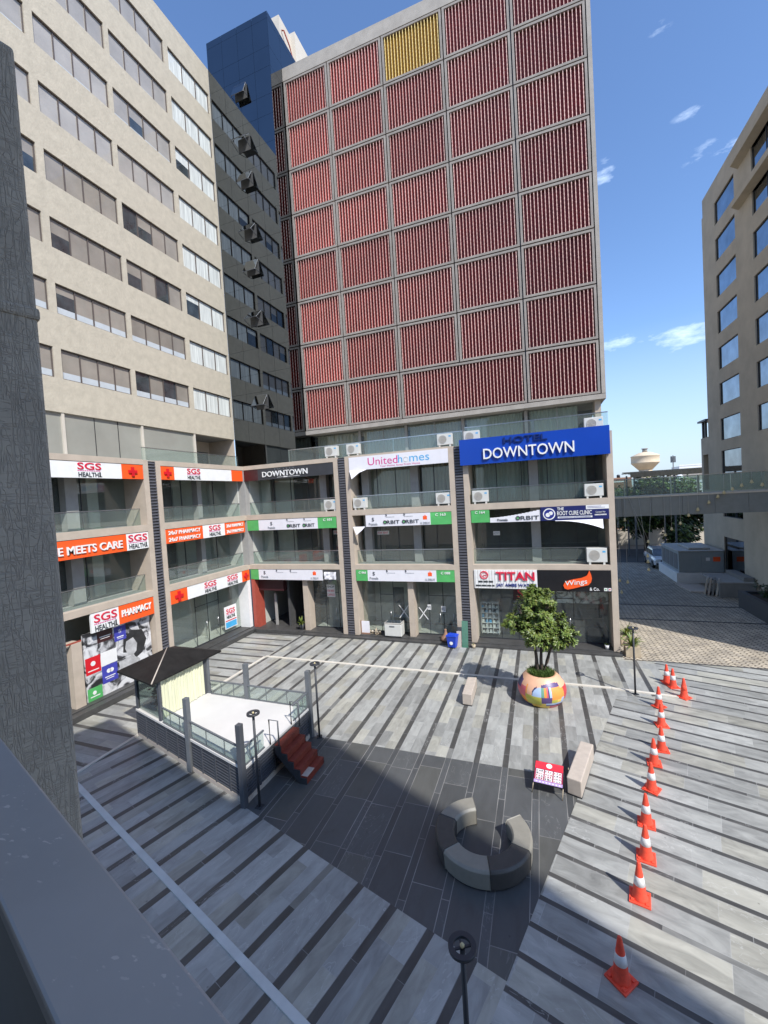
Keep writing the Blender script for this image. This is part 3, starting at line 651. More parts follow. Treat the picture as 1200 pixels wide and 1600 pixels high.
# ================================================================== beige office block
bei = thing('office_block', 'beige rendered office block with rows of wide windows beside the mirror glass tower', 'building', (-19.74, 24, 0))
cols = [(4.6, 8.5), (9.0, 12.55), (12.88, 16.3), (16.56, 20.2), (20.52, 23.86)]
ZB = [14.14 + 2.912 * k for k in range(8)]; rows = [(z, z + 1.35) for z in ZB]
b = MB(); wall_grid(b, 4.0, 24.0, 12.62, 37.45, cols, rows, 0.28); b.build('front_wall', 'beige', bei, BF)
b = MB(); b.box(4.0, 23.99, 0.29, 14, 12.62, 37.3); b.build('core', 'grey', bei, BF)
b = MB(); b.box(4.0, 24, 0.0, 14, 37.45, 37.62); b.build('coping', 'beige', bei, BF)
def bwin(c, k, ci):
    x0, x1 = cols[ci][0], cols[ci][1]; z0, z1 = rows[k]; n = 3 if ci == 4 else 4
    b = MB(); t = 0.045
    b.box(x0, x1, 0.07, 0.15, z0, z0 + t); b.box(x0, x1, 0.07, 0.15, z1 - t, z1)
    for i in range(n + 1):
        x = x0 + (x1 - x0 - t) * i / n; b.box(x, x + t, 0.07, 0.15, z0 + t, z1 - t)
    f = b.build('window', 'winframe' if ci < 4 else 'winframe', bei, BF)
    p = MB()
    for i in range(n):
        a = x0 + t + (x1 - x0 - t) * i / n; e = x0 + (x1 - x0 - t) * (i + 1) / n; y = 0.12 + random.uniform(-0.004, 0.004)
        base = 0 if k >= 4 else 1; zz = z0 + t
        if ci == 4: base = 2
        if k <= 1 and ci < 4: p.box(a, e, y, y + 0.01, zz, zz + 0.3, 4); zz += 0.3
        if k >= 5 and ci < 4 and random.random() < 0.5: p.box(a, e, y, y + 0.01, zz, zz + 0.12, 4); zz += 0.12
        if (k == 3 and ci in (1, 2, 3) and random.random() < 0.6) or (ci == 4 and k == 5 and i == 0) or random.random() < 0.07:
            h = random.choice((0, 0.35, 0.6))
            if h: p.box(a, e, y, y + 0.01, z1 - t - h, z1 - t, base)
            p.box(a, e, y, y + 0.01, zz, z1 - t - h, 3)
        else: p.box(a, e, y, y + 0.01, zz, z1 - t, base)
    p.build('pane', ['blind', 'blind2', 'sheer', 'darkpane', 'palestrip'], f, BF)
for ci in range(len(cols)):
    for k in range(8): bwin(None, k, ci)
# recessed glazed storey under the block
b = MB(); b.box(4, 20.35, 0.12, 0.15, 10.43, 12.62); b.build('glazed_wall', 'frost', bei, BF)
for x in (9.0, 12.75, 16.75, 20.4): MB().box(x - 0.06, x + 0.06, 0.03, 0.12, 10.43, 12.62).build('post', 'pale', bei, BF)
b = MB()
for x in (14.2, 15.4, 10.5): b.box(x - 0.012, x + 0.012, 0.10, 0.12, 10.43, 12.62)
b.build('mullion', 'black', bei, BF)
b = MB(); b.box(20.5, 24, 2.2, 2.3, 10.43, 12.617); b.box(20.36, 20.5, 0.16, 2.2, 10.43, 12.617); b.box(23.9, 23.99, 0.05, 2.19, 10.43, 12.617); b.build('loggia_wall', 'frame', bei, BF)
b = MB(); b.box(21.2, 22.2, 2.17, 2.2, 10.5, 11.9); b.box(22.5, 23.7, 2.17, 2.2, 10.5, 11.9); b.build('loggia_window', 'darkpane', bei, BF)

# ================================================================== mirror glass tower
tow = thing('glass_tower', 'dark blue mirror glass tower between the beige block and the red louvred hotel', 'building', (-17.3, 24.0, 0))
b = MB(); b.box(-19.72, -14.9, 24.03, 29, 10.4, 39.25); b.build('core', 'towerline', tow)
b = MB(); rr = random.Random(4)
zs = [10.44] + [z for k in range(9) for z in (13.9 + 2.912 * k, 15.6 + 2.912 * k)] + [39.33]
zs = sorted(set(zs))
def panel(b, o, u, v, n, tilt):
    """one mirror pane: o corner, u, v edges, n outward; set out of plane by a hair"""
    c = o + (u + v) / 2; t1 = rr.uniform(-tilt, tilt); t2 = rr.uniform(-tilt, tilt)
    def P(a, d): 
        q = o + u * a + v * d; return q + n * ((a - 0.5) * u.length * t1 + (d - 0.5) * v.length * t2)
    b.quad(P(0, 0), P(1, 0), P(1, 1), P(0, 1))
xs = [-19.74, -18.5, -17.25, -16.05, -14.86]
for i in range(4):
    for j in range(len(zs) - 1):
        panel(b, Vector((xs[i] + .006, 24.0, zs[j] + .006)), Vector((xs[i + 1] - xs[i] - .012, 0, 0)), Vector((0, 0, zs[j + 1] - zs[j] - .012)), Vector((0, -1, 0)), 0.0012)
for (ya, yb) in ((24.0, 25.38), (25.38, 27.0), (27.0, 29.0)):
    for j in range(len(zs) - 1):
        panel(b, Vector((-14.86, ya + .006, zs[j] + .006)), Vector((0, yb - ya - .012, 0)), Vector((0, 0, zs[j + 1] - zs[j] - .012)), Vector((1, 0, 0)), 0.0012)
b.build('mirror_curtain_wall', 'tower', tow)
for (z, ang, lit) in ((35.05, 22, 0), (31.75, 48, 1), (29.4, 30, 0), (26.05, 40, 1), (23.7, 26, 0), (20.35, 45, 1), (14.8, 34, 0)):
    o = MB(); o.box(-17.7, -16.74, 23.975, 23.998, z - 0.38, z + 0.5)
    W = tow; f = o.build('window_opening', 'innerdark', tow)
    s = MB(); M = T((-17.22, 23.93, z + 0.55)) @ RX(-ang)
    s.box(-0.46, 0.46, -0.035, -0.012, -0.95, 0, 1, M); s.box(-0.47, 0.47, -0.042, -0.036, -0.92, -0.03, 0, M); s.box(-0.47, 0.47, -0.011, -0.004, -0.92, -0.03, 2, M)
    s.build('open_sash', ['tower', 'darkgrey', 'sash'], f)
    a = MB()
    for sx in (-0.5, 0.5): a.tube([(-17.22 + sx, 23.93, z - 0.3), (M @ Vector((sx, 0, -0.9)))], 0.02, 5)
    a.build('stay', 'darkgrey', f)
# lift head behind it
lh = thing('lift_tower', 'cream lift head above the red louvred roof with a red pipe', 'building', (-16, 27, 36))
b = MB(); b.box(-17.6, -15.47, 26.5, 28.0, 35, 41.9); b.build('shaft', 'pale', lh)
b = MB(); b.box(-17.6, -15.12, 28.0, 30.6, 35, 42.1); b.build('machine_room', 'pale', lh)
b = MB(); b.box(-20.6, -19.3, 29.2, 31, 37, 42.5); b.build('stair_head', 'concrete', lh)
b = MB(); b.tube([(-15.42, 26.7, 41.0), (-15.3, 26.8, 41.05), (-15.2, 27.3, 40.4), (-15.2, 27.6, 39.9), (-15.1, 27.7, 39.0), (-15.0, 27.8, 37.6)], 0.05, 8); b.tube([(-15.25, 27.5, 38.9), (-15.0, 27.9, 38.9)], 0.10, 8)
b.build('pipe', 'portal', lh)

# ================================================================== hotel tower with red louvres
hot = thing('hotel_tower', 'tall hotel tower with a concrete grid of red louvre panels and one yellow panel', 'building', (-6, 25.4, 0))
CX = [-14.84, -11.57, -7.85, -4.08, -0.34, 3.4]; Z0, DZ = 12.85, 2.912
b = MB(); b.box(-14.8, 3.62, 26.0, 42, 12.6, 36.6); b.build('core', 'concrete', hot)
b = MB(); b.box(-14.85, 3.62, 25.4, 25.99, Z0 + 8 * DZ + 0.02, 37.0); b.box(-14.85, 3.62, 25.38, 25.99, 12.58, 12.84); b.box(3.42, 3.62, 25.38, 25.99, 12.86, Z0 + 8 * DZ)
b.box(-14.85, 3.42, 25.62, 25.99, 12.86, Z0 + 8 * DZ)
b.build('concrete_surround', 'concrete', hot)
rr = random.Random(3)
def louvre_mesh(name, wdt, mats):
    """local: x 0..w, z 0..DZ, front at y=0"""
    b = MB(); fr = 0.155; n = max(8, round((wdt - 2 * fr) / 0.195)); zz0, zz1 = fr, DZ - fr
    b.quad((fr, 0.175, zz0), (wdt - fr, 0.175, zz0), (wdt - fr, 0.175, zz1), (fr, 0.175, zz1), 2)
    step = (wdt - 2 * fr) / n; K_ = 44
    for i in range(n):
        x = fr + step * (i + 0.5); ph = (i % 2) * 0.5
        o = len(b.v)
        for k in range(K_ + 1):
            z = zz0 + (zz1 - zz0) * k / K_
            wv = 0.5 + 0.5 * cos(2 * pi * (k / 4 + ph)); yf = 0.04 - 0.012 * wv; hw = 0.015 + 0.007 * wv
            b.v += [Vector((x - 0.016, 0.165, z)), Vector((x - hw, yf, z)), Vector((x + hw, yf, z)), Vector((x + 0.016, 0.165, z))]
        for k in range(K_):
            a = o + 4 * k; c = a + 4
            b.f += [[a, a + 1, c + 1, c], [a + 1, a + 2, c + 2, c + 1], [a + 2, a + 3, c + 3, c + 2]]; b.m += [0, 1, 0]; b.s += [False] * 3
    ob = b
    me = bpy.data.meshes.new(name); me.from_pydata(b.v, [], b.f)
    for k in mats: me.materials.append(M_[k])
    me.polygons.foreach_set('material_index', b.m); me.update(); return me
M_['panelframe'] = mat('panel_frame_concrete', (0.285, 0.255, 0.225), 0.85, var=0.2, scale=1.5, rnd=0.06)
def frame_mesh(wdt):
    fr, j = 0.155, 0.035; b = MB(); y1 = 0.19
    b.box(j, wdt - j, 0, y1, j, fr); b.box(j, wdt - j, 0, y1, DZ - fr, DZ - j); b.box(j, fr, 0, y1, fr, DZ - fr); b.box(wdt - fr, wdt - j, 0, y1, fr, DZ - fr)
    me = bpy.data.meshes.new('panel_frame'); me.from_pydata(b.v, [], b.f); me.materials.append(M_['panelframe']); me.update(); return me
RED, YEL = ('red', 'redlip', 'redback'), ('yellow', 'yellowlip', 'yellowback')
cache = {}
def cell(x0, wdt, k, mats):
    key = (round(wdt, 2), mats[0])
    if key not in cache: cache[key] = louvre_mesh('louvre_panel', wdt, mats)
    if key[0] not in cache: cache[key[0]] = frame_mesh(wdt)
    o = bpy.data.objects.new('louvre_panel', cache[key]); col.objects.link(o); o.parent = hot
    o.location = Vector((x0, 25.4, Z0 + DZ * k)) - hot.matrix_world.translation
    f = bpy.data.objects.new('panel_frame', cache[key[0]]); col.objects.link(f); f.parent = o
    if mats[0] == 'yellow': o['label'] = 'yellow louvre panel'
    return o
for k in range(8):
    for c in range(5):
        if k == 0 and c == 3: continue
        wdt = (CX[4] - CX[2]) if (k == 0 and c == 2) else CX[c + 1] - CX[c]
        cell(CX[c], wdt, k, YEL if (k == 7 and c == 2) else RED)
# black joint backing
b = MB(); b.box(-14.85, 3.42, 25.6, 25.61, 12.86, Z0 + 8 * DZ); b.build('joint_backing', 'black', hot)
# glazed storey under the louvres
gl = glass_sheet(-14.7, 3.1, 0.9, 10.43, 12.6).build('glazed_wall', 'shopglass', hot, HT)
b = MB()
for x in (-11.2, -7.9, -4.2, -0.5): b.box(x - 0.09, x + 0.09, 0.8, 0.93, 10.43, 12.58)
for x in (-9.5, -6.0, 1.2): b.box(x - 0.02, x + 0.02, 0.86, 0.93, 10.43, 12.58)
b.build('mullion', 'column', gl, HT)
for x0, x1, k in ((-14.6, -11.4, 'curtain'), (-11.0, -8.1, 'curtain'), (-7.7, -4.4, 'curtain'), (-4.0, -0.7, 'curtaingrey'), (-0.3, 2.3, 'curtaingrey')):
    curtain_mb(x0, x1, 1.15, 10.5, 12.55).build('curtain', k, hot, HT)
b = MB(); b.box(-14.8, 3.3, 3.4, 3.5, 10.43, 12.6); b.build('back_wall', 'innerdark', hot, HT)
b = MB(); b.box(3.1, 3.4, 0.3, 1.2, 10.43, 12.58); b.build('corner_column', 'frame', hot, HT)

# ================================================================== building on the right
rbd = thing('hotel_block', 'taupe rendered block with a stack of blue square windows across the service road', 'building', (13, 30, 0))
ca = [(-38.35, -35.1), (-32.72, -29.4), (-27.0, -23.8)]
rowsR = [(8.15, 9.95)] + [(10.72 + 2.62 * k, 12.32 + 2.62 * k) for k in range(7)]
b = MB(); wall_grid(b, -40.6, -20.2, 0, 29.66, [ca[0]], [(0.95, 3.5), (5.0, 6.1)] + rowsR, 0.3); WRB = b
b.v = []; b.f = []; b.m = []; b.s = []
lower = [(0.95, 3.5), (5.0, 6.1), (8.15, 9.95)]
wall_grid(b, -40.6, -20.2, 0, 10.3, [ca[0]], lower, 0.3); wall_grid(b, -40.6, -20.2, 10.3, 29.66, ca, rowsR[1:], 0.3)
b.build('front_wall', 'taupe', rbd, RB)
b = MB(); b.box(-40.59, -20.21, 0.31, 18, 0, 29.4); b.box(-40.95, -40.6, 0.05, 18, 11.3, 28.45); b.build('core', 'taupe', rbd, RB)
b = MB(); b.box(-42.6, -42.2, 0.05, 6, 0, 11.3); b.box(-42.2, -40.6, 0.05, 0.35, 9.9, 11.3); b.box(-42.2, -40.6, 0.05, 0.35, 0, 7.0); b.box(-41.1, -40.6, 0.05, 0.35, 7.0, 9.9)
b.build('side_wing', 'taupe', rbd, RB)
b = MB(); b.box(-42.7, -40.96, -0.15, 1.2, 12.6, 12.75)
for x in (-42.5, -41.9): b.box(x, x + 0.12, 0.1, 0.25, 11.3, 12.6)
b.build('terrace_canopy', 'darkgrey', rbd, RB)
def rwin(x0, x1, z0, z1, n):
    b = MB(); t = 0.04; y = 0.07
    b.box(x0, x1, y, y + 0.06, z0, z0 + t); b.box(x0, x1, y, y + 0.06, z1 - t, z1)
    for i in range(n + 1):
        x = x0 + (x1 - x0 - t) * i / n; b.box(x, x + t, y, y + 0.06, z0 + t, z1 - t)
    f = b.build('window', 'charcoal', rbd, RB)
    p = MB(); p.box(x0 + t, x1 - t, y + 0.03, y + 0.04, z0 + t, z1 - t); p.build('pane', 'skypane', f, RB)
for z0, z1 in lower: rwin(ca[0][0], ca[0][1], z0, z1, 1)
for z0, z1 in rowsR[1:]:
    rwin(ca[0][0], ca[0][1], z0, z1, 1)
    for c in ca[1:]: rwin(c[0], c[1], z0, z1, 2)
for zt in (27.85, 25.25):
    b = MB(); vs = [(-34.5, 0, zt), (-29.2, 0, zt), (-29.2, 0, zt + 0.35), (-34.5, 0, zt + 0.35), (-34.2, -0.5, zt + .1), (-29.2, -0.5, zt + .1), (-29.2, -0.5, zt + 0.4), (-34.2, -0.5, zt + 0.4)]
    b.add(vs, [(0, 1, 5, 4), (3, 7, 6, 2), (4, 5, 6, 7), (0, 4, 7, 3), (1, 2, 6, 5)]); b.build('window_hood', 'taupe', rbd, RB)
# ================================================================== the building behind the camera
def tn(t, n): return (t * 0.9576 + n * 0.2880, -t * 0.2880 + n * 0.9576)
VB = Matrix(((0.9576, 0.2880, 0, 0), (-0.2880, 0.9576, 0, 0), (0, 0, 1, 0), (0, 0, 0, 1)))   # local x along the front, y outward
vb = thing('balcony_building', 'grey plastered building with the balcony pillar and handrail in the foreground', 'building', (0, 0, 0))
b = MB(); b.box(-3.15, -2.5, 0.34, 0.655, 0, 10.2); b.box(-3.15, -2.49, 0.33, 0.665, 8.94, 9.0); b.build('pillar', 'bark_plaster', vb, VB, bevel=0.015)
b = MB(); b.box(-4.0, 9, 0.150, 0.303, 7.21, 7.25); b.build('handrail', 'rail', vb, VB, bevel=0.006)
b = MB(); b.box(-4.0, 9, 0.19, 0.28, 6.25, 7.2); b.build('parapet_wall', 'grey', vb, VB)
b = MB(); b.box(-4.0, 9, -4, 0.18, 6.0, 6.35); b.box(-3.4, 10, -12, -3.5, 0, 9.9); b.build('balcony_floor', 'grey', vb, VB)
b = MB(); b.box(-3.36, 10, -12, -0.15, 9.9, 18.1); b.build('upper_storeys', 'grey', vb, VB)
ta = thing('tower_block', 'tall grey tower out of view behind the balcony, shaped to cast the plaza shadow', 'building', (18, -15, 0))
b = MB(); b.prism([(12.9, -4.4), (12.9, -30), (26, -30), (26, -11.45), (19.6, -7.62)][::-1], 0, 30); b.build('tower_walls', 'taupe', ta)  # unseen tower, outline shaped so its shadow falls across the plaza

# ================================================================== footbridge
br = thing('footbridge', 'grey clad footbridge with glass balustrade joining the hotel and the taupe block', 'bridge', (8, 30, 5.85))
b = MB(); x = 3.3
while x < 12.9:
    e = min(x + 1.62, 12.98); b.box(x + 0.008, e - 0.008, 30, 30.05, 5.85, 7.0); x += 1.62
b.build('cladding', 'fascia', br)
b = MB(); b.box(3.3, 12.98, 30.06, 32.2, 5.87, 6.98); b.build('girder', 'charcoal', br)
b = MB(); b.box(3.3, 12.98, 29.95, 32.2, 7.0, 7.1); b.build('walkway', 'pale', br)
r = glass_sheet(3.3, 12.98, 30.05, 7.15, 8.18).build('balustrade', 'railglass', br)
b = MB(); b.box(3.3, 12.98, 30.035, 30.085, 8.18, 8.22)
for i, x in enumerate((5.1, 7.6, 8.95, 10.6, 12.4)): b.box(x, x + (0.12 if i == 2 else 0.05), 30.07, 30.13, 7.1, 8.18)
b.build('handrail', 'steel', r)
r = glass_sheet(3.3, 12.98, 32.1, 7.15, 8.18).build('balustrade', 'railglass', br)
b = MB(); b.box(3.3, 12.98, 32.085, 32.135, 8.18, 8.22); b.build('handrail', 'steel', r)

# ================================================================== signs
def sign(W, x0, x1, z0, z1, label, segs, y0=0.02, th=0.08, cat='sign', group='signboards along the arcade', name='shop_sign'):
    """board front sits at local y = y0; segs = [(xa, xb, material)]"""
    M = W @ T((x0, y0, z0)); t = thing(name, label, cat, M=M, group=group)
    b = MB(); mats = []
    for a, c, k in segs:
        if k not in mats: mats.append(k)
        b.box(a - x0, c - x0, 0.0, th, 0, z1 - z0, mats.index(k))
    b.build('panel', mats, t, M); t_M[t.name] = (W, y0)
    return t
t_M = {}
def put(t, s, cx, cz, wd, ht, mt, bold=0.0, depth=0.02, **k):
    W, y0 = t_M[t.name]; return txt(s, cx, cz, wd, ht, t, mt, W, y=y0 - 0.002, depth=depth, bold=bold, **k)
def plate(t, boxes, mt, depth=0.006, name='graphic'):
    W, y0 = t_M[t.name]; b = MB()
    for (a, c, d, e) in boxes:
        b.box(a, c, y0 - depth - 0.001, y0 - 0.001, d, e)
        if len(boxes) < 9: b.build(name, mt, t, W); b = MB()
    return b.build(name, mt, t, W) if b.v else None
def disc(t, cx, cz, r, mt, depth=0.01, n=24, ring=0.0, name='emblem'):
    W, y0 = t_M[t.name]; b = MB(); y = y0 - depth - 0.001
    if ring:
        b.tube([(cx + r * cos(2 * pi * i / n), y0 - 0.004, cz + r * sin(2 * pi * i / n)) for i in range(n)], ring, 6, closed=True)
    else:
        b.add([(cx + r * cos(2 * pi * i / n), y, cz + r * sin(2 * pi * i / n)) for i in range(n)] + [(cx + r * cos(2 * pi * i / n), y0 - .001, cz + r * sin(2 * pi * i / n)) for i in range(n)],
              [list(range(n))] + [(i, (i + 1) % n, n + (i + 1) % n, n + i) for i in range(n)])
    return b.build(name, mt, t, W)
def cross(t, cx, cz, s):
    W, y0 = t_M[t.name]; b = MB(); h = s / 2; a = s / 6.2; y1, y2 = y0 - 0.06, y0 - 0.001
    P = [(-a, -h), (a, -h), (a, -a), (h, -a), (h, a), (a, a), (a, h), (-a, h), (-a, a), (-h, a), (-h, -a), (-a, -a)]
    n = len(P); vs = [(cx + p, y1, cz + q) for p, q in P] + [(cx + p, y2, cz + q) for p, q in P]
    b.add(vs, [list(range(n))] + [(i, (i + 1) % n, n + (i + 1) % n, n + i) for i in range(n)])
    return b.build('cross', 'crossred', t, W)
def sgs(t, cx, cz, wd, ht):
    put(t, 'SGS', cx, cz + ht * 0.24, wd, ht * 0.46, 'signred', bold=0.025)
    plate(t, [(cx - wd * 0.5 + i * wd * 0.075, cx - wd * 0.5 + i * wd * 0.075 + wd * 0.05, cz - ht * 0.10, cz - ht * 0.04) for i in range(13)], 'magenta')
    put(t, 'HEALTH', cx - wd * 0.06, cz - ht * 0.32, wd * 0.84, ht * 0.30, 'text', bold=0.015)
    plate(t, [(cx + wd * 0.40, cx + wd * 0.47, cz - ht * 0.47, cz - ht * 0.14), (cx + wd * 0.37, cx + wd * 0.52, cz - ht * 0.48, cz - ht * 0.43)], 'text')
def bag(t, cx, cz, s=0.22):
    plate(t, [(cx - s / 2, cx + s / 2, cz - s / 2, cz + s * 0.35)], 'orange', name='bag_emblem'); disc(t, cx, cz + s * 0.38, s * 0.2, 'orange', ring=0.012, name='bag_handle')
def promala(t, cx, cz, k=1.0):
    put(t, 'S', cx, cz + 0.12 * k, 0.13 * k, 0.2 * k, 'text'); put(t, 'Pramala', cx, cz - 0.13 * k, 0.52 * k, 0.14 * k, 'greytext', bold=0.02)
def small(t, cx, cz):
    put(t, 'S', cx - 0.2, cz + 0.08, 0.09, 0.12, 'text'); plate(t, [(cx - 0.22 + i * 0.085, cx - 0.22 + i * 0.085 + 0.06, cz - 0.06, cz - 0.02) for i in range(6)], 'greytext')
def orbit(t, cx, cz, wd=0.95):
    disc(t, cx - wd * 0.42, cz, 0.085, 'text', ring=0.028); disc(t, cx - wd * 0.42, cz, 0.05, 'green', depth=0.004); put(t, 'RBIT', cx + wd * 0.09, cz, wd * 0.78, 0.19, 'text', bold=0.006)
def kdelvi(t, cx, cz): bag(t, cx, cz + 0.1); put(t, 'K DELVI', cx, cz - 0.19, 0.5, 0.11, 'greytext')
# --- left side, local x = world y
t = sign(WL, 8.2, 14.6, 9.52, 10.18, 'white health shop board with orange end left of the louvre strip, top floor', [(8.2, 13.52, 'white'), (13.52, 14.6, 'orange')])
sgs(t, 12.1, 9.86, 0.98, 0.62); cross(t, 14.05, 9.85, 0.42)
t = sign(WL, 15.57, 21.66, 9.52, 10.18, 'white health shop board right of the louvre strip, top floor', [(15.57, 16.4, 'orange'), (16.4, 20.66, 'white'), (20.66, 21.66, 'orange')])
cross(t, 15.98, 9.85, 0.42); sgs(t, 17.7, 9.86, 0.92, 0.6)
t = sign(WL, 6.6, 14.6, 6.28, 7.03, 'orange board reading MEETS CARE on the middle floor', [(6.6, 13.48, 'orange'), (13.48, 14.6, 'white')])
put(t, 'EXPERTISE MEETS CARE', 11.06, 6.62, 4.4, 0.33, 'white', bold=0.03, depth=0.05); sgs(t, 14.05, 6.66, 0.96, 0.66)
t = sign(WL, 15.57, 21.55, 6.32, 7.03, 'orange and white health shop board with two lines of pharmacy lettering, middle floor', [(15.57, 18.04, 'orange'), (18.04, 19.75, 'white'), (19.75, 21.55, 'orange')])
for cz in (6.84, 6.5): put(t, '24x7 PHARMACY', 16.8, cz, 2.1, 0.2, 'white', bold=0.03, depth=0.03); put(t, '24x7 PHARMACY', 20.65, cz, 1.5, 0.19, 'white', bold=0.03, depth=0.03)
sgs(t, 18.95, 6.68, 0.9, 0.62)
t = sign(WL, 11.62, 14.6, 3.12, 3.92, 'white and orange PHARMACY board over the ground floor poster', [(11.62, 12.84, 'white'), (12.84, 14.6, 'orange')])
sgs(t, 12.25, 3.5, 1.0, 0.74); put(t, 'PHARMACY', 13.7, 3.56, 1.48, 0.30, 'white', bold=0.035, depth=0.05)
t = sign(WL, 15.57, 21.66, 3.26, 3.92, 'white health shop board with two logos and a red cross at both ends, ground floor', [(15.57, 16.66, 'orange'), (16.66, 20.95, 'white'), (20.95, 21.66, 'orange')])
cross(t, 16.1, 3.59, 0.5); cross(t, 21.3, 3.59, 0.4); sgs(t, 18.3, 3.6, 0.9, 0.6); sgs(t, 20.1, 3.6, 0.9, 0.6)
# ground floor poster
t = sign(WL, 11.42, 14.55, 0.25, 3.1, 'large monochrome photo poster with red, blue and green squares under the pharmacy board', [(11.42, 14.55, 'poster')], y0=0.3, cat='poster', group=None, name='window_poster')
plate(t, [(11.44, 12.07, 1.38, 2.08)], 'crossred'); plate(t, [(12.09, 12.78, 0.75, 1.5), (12.75, 13.3, 2.35, 2.98)], mat('poster_blue', (0.05, 0.055, 0.36), 0.5)); plate(t, [(11.44, 12.05, 0.27, 0.80)], 'green'); plate(t, [(12.09, 12.8, 1.52, 2.1)], 'white')
plate(t, [(12.0, 12.68, 2.55, 3.08)], 'maroon')
put(t, 'SGS', 12.45, 1.86, 0.4, 0.2, 'signred', bold=0.02, depth=0.004) 
disc(t, 11.75, 1.8, 0.1, 'white'); disc(t, 12.38, 1.24, 0.09, 'white'); disc(t, 12.52, 1.24, 0.09, 'white'); disc(t, 11.72, 0.58, 0.08, 'white')
plate(t, [(11.52, 11.98, 1.5, 1.54), (12.2, 12.66, 0.98, 1.02), (12.25, 12.6, 0.9, 0.93), (11.54, 11.94, 0.41, 0.45), (12.86, 13.18, 2.5, 2.54), (12.88, 13.16, 2.44, 2.46), (12.1, 12.6, 2.75, 2.79), (12.14, 12.55, 2.68, 2.7)], 'white', depth=0.009)
put(t, 'W', 13.02, 2.76, 0.16, 0.2, 'white', depth=0.006)
# face and hair of the woman in the print, flat shapes
W_, y_ = t_M[t.name]
def blob(t, pts, mt, depth=0.004, name='print'):
    n = len(pts); b = MB(); b.add([(x, y_ - depth, z) for x, z in pts], [list(range(n))]); return b.build(name, mt, t, W_)
PG = mat('print_grey', (0.42, 0.42, 0.42), 0.5, var=0.35, scale=2.5); PD = mat('print_black', (0.025, 0.025, 0.027), 0.5, var=0.5, scale=4)
blob(t, [(13.15, 2.35), (13.6, 2.62), (14.1, 2.5), (14.3, 2.0), (14.05, 1.45), (13.7, 1.3), (13.55, 1.6), (13.1, 1.75)], PD, 0.003)
blob(t, [(13.28, 2.2), (13.62, 2.28), (13.8, 1.95), (13.74, 1.62), (13.52, 1.45), (13.3, 1.62), (13.2, 1.9)], PG, 0.006)
blob(t, [(12.85, 1.4), (13.5, 1.5), (13.9, 1.2), (13.8, 0.8), (13.0, 0.7)], PG, 0.005)
# small poster and number on the second front
t = sign(WL, 19.95, 21.0, 0.55, 1.9, 'white health shop poster with blue foot on the glass by the corner pier', [(19.95, 21.0, 'white')], y0=0.68, th=0.03, cat='poster', group=None, name='window_poster')
sgs(t, 20.47, 1.45, 0.75, 0.62); plate(t, [(20.0, 20.95, 0.6, 0.95)], 'cyan'); plate(t, [(20.0, 20.95, 1.0, 1.06)], 'signred')
# --- hotel side
t = sign(WH, -17.36, -11.07, 9.5, 10.18, 'dark grey DOWNTOWN hotel sign on the top floor at the corner', [(-17.36, -16.3, 'maroon'), (-16.3, -11.07, 'charcoal')])
put(t, 'DOWNTOWN', -14.35, 9.83, 3.2, 0.33, 'white', bold=0.012, depth=0.04); put(t, 'HOTEL', -14.3, 10.1, 1.5, 0.12, 'midgrey', depth=0.02); plate(t, [(-14.9, -14.5, 9.59, 9.61), (-14.1, -13.3, 9.59, 9.61), (-14.45, -14.15, 9.57, 9.63)], 'white')
t = sign(WH, -17.36, -11.07, 6.38, 7.03, 'white tenant board with C 101 on its green end, middle floor by the corner', [(-17.36, -16.5, 'green'), (-16.5, -12.3, 'offwhite'), (-12.3, -11.07, 'green')])
promala(t, -15.55, 6.66); small(t, -14.2, 6.9); orbit(t, -13.95, 6.6); small(t, -13.0 + 0.9, 6.9) if False else None
small(t, -13.0, 6.9); orbit(t, -12.95 + 0.05, 6.6, 0.8); put(t, 'C 101', -11.65, 6.88, 0.55, 0.14, 'white', bold=0.02)
t = sign(WH, -17.36, -12.2, 3.28, 3.92, 'white tenant board with green left end over the dark entrance passage', [(-17.36, -16.75, 'green'), (-16.75, -12.2, 'offwhite')])
promala(t, -16.3, 3.6); small(t, -15.2, 3.78); small(t, -14.2, 3.78); kdelvi(t, -12.75, 3.6)
t = sign(WH, -12.15, -11.07, 3.3, 3.92, 'dark board with a crumpled pale sheet, right of the entrance passage', [(-12.15, -11.07, 'innerdark')])
b = MB(); rr = random.Random(9); gx = [[(-12.05 + i * 0.13, -0.02 - rr.uniform(0, 0.09), 3.36 + j * 0.11) for i in range(7)] for j in range(5)]
for j in range(4):
    for i in range(6): b.quad(gx[j][i], gx[j][i + 1], gx[j + 1][i + 1], gx[j + 1][i], 0)
b.build('crumpled_sheet', 'offwhite', t, WH)
t = sign(WH, -10.02, -4.33, 9.6, 10.34, 'white banner reading Unitedhomes in magenta and blue', [(-10.02, -4.33, 'offwhite')], y0=-0.03, th=0.03)
put(t, 'United', -7.98, 10.02, 1.75, 0.42, 'magenta', depth=0.004); put(t, 'h', -6.95, 10.03, 0.24, 0.42, 'cyan', depth=0.004); put(t, 'mes', -5.88, 9.97, 1.1, 0.29, 'cyan', depth=0.004); disc(t, -6.62, 9.97, 0.13, 'sheer', ring=0.014); put(t, 'Your Home Away From Home', -7.0, 9.7, 2.3, 0.13, 'magenta', depth=0.004)
b = MB(); b.add([(-10.02, -0.04, 9.6), (-8.95, -0.04, 9.6), (-9.3, -0.25, 9.45), (-9.75, -0.38, 9.1)], [(0, 1, 2), (0, 2, 3)]); b.build('peeled_corner', 'offwhite', t, WH)
t = sign(WH, -9.2, -4.33, 6.38, 7.03, 'white tenant banner with C 163 on its green end', [(-9.2, -5.45, 'offwhite'), (-5.45, -4.33, 'green')], y0=-0.02, th=0.03)
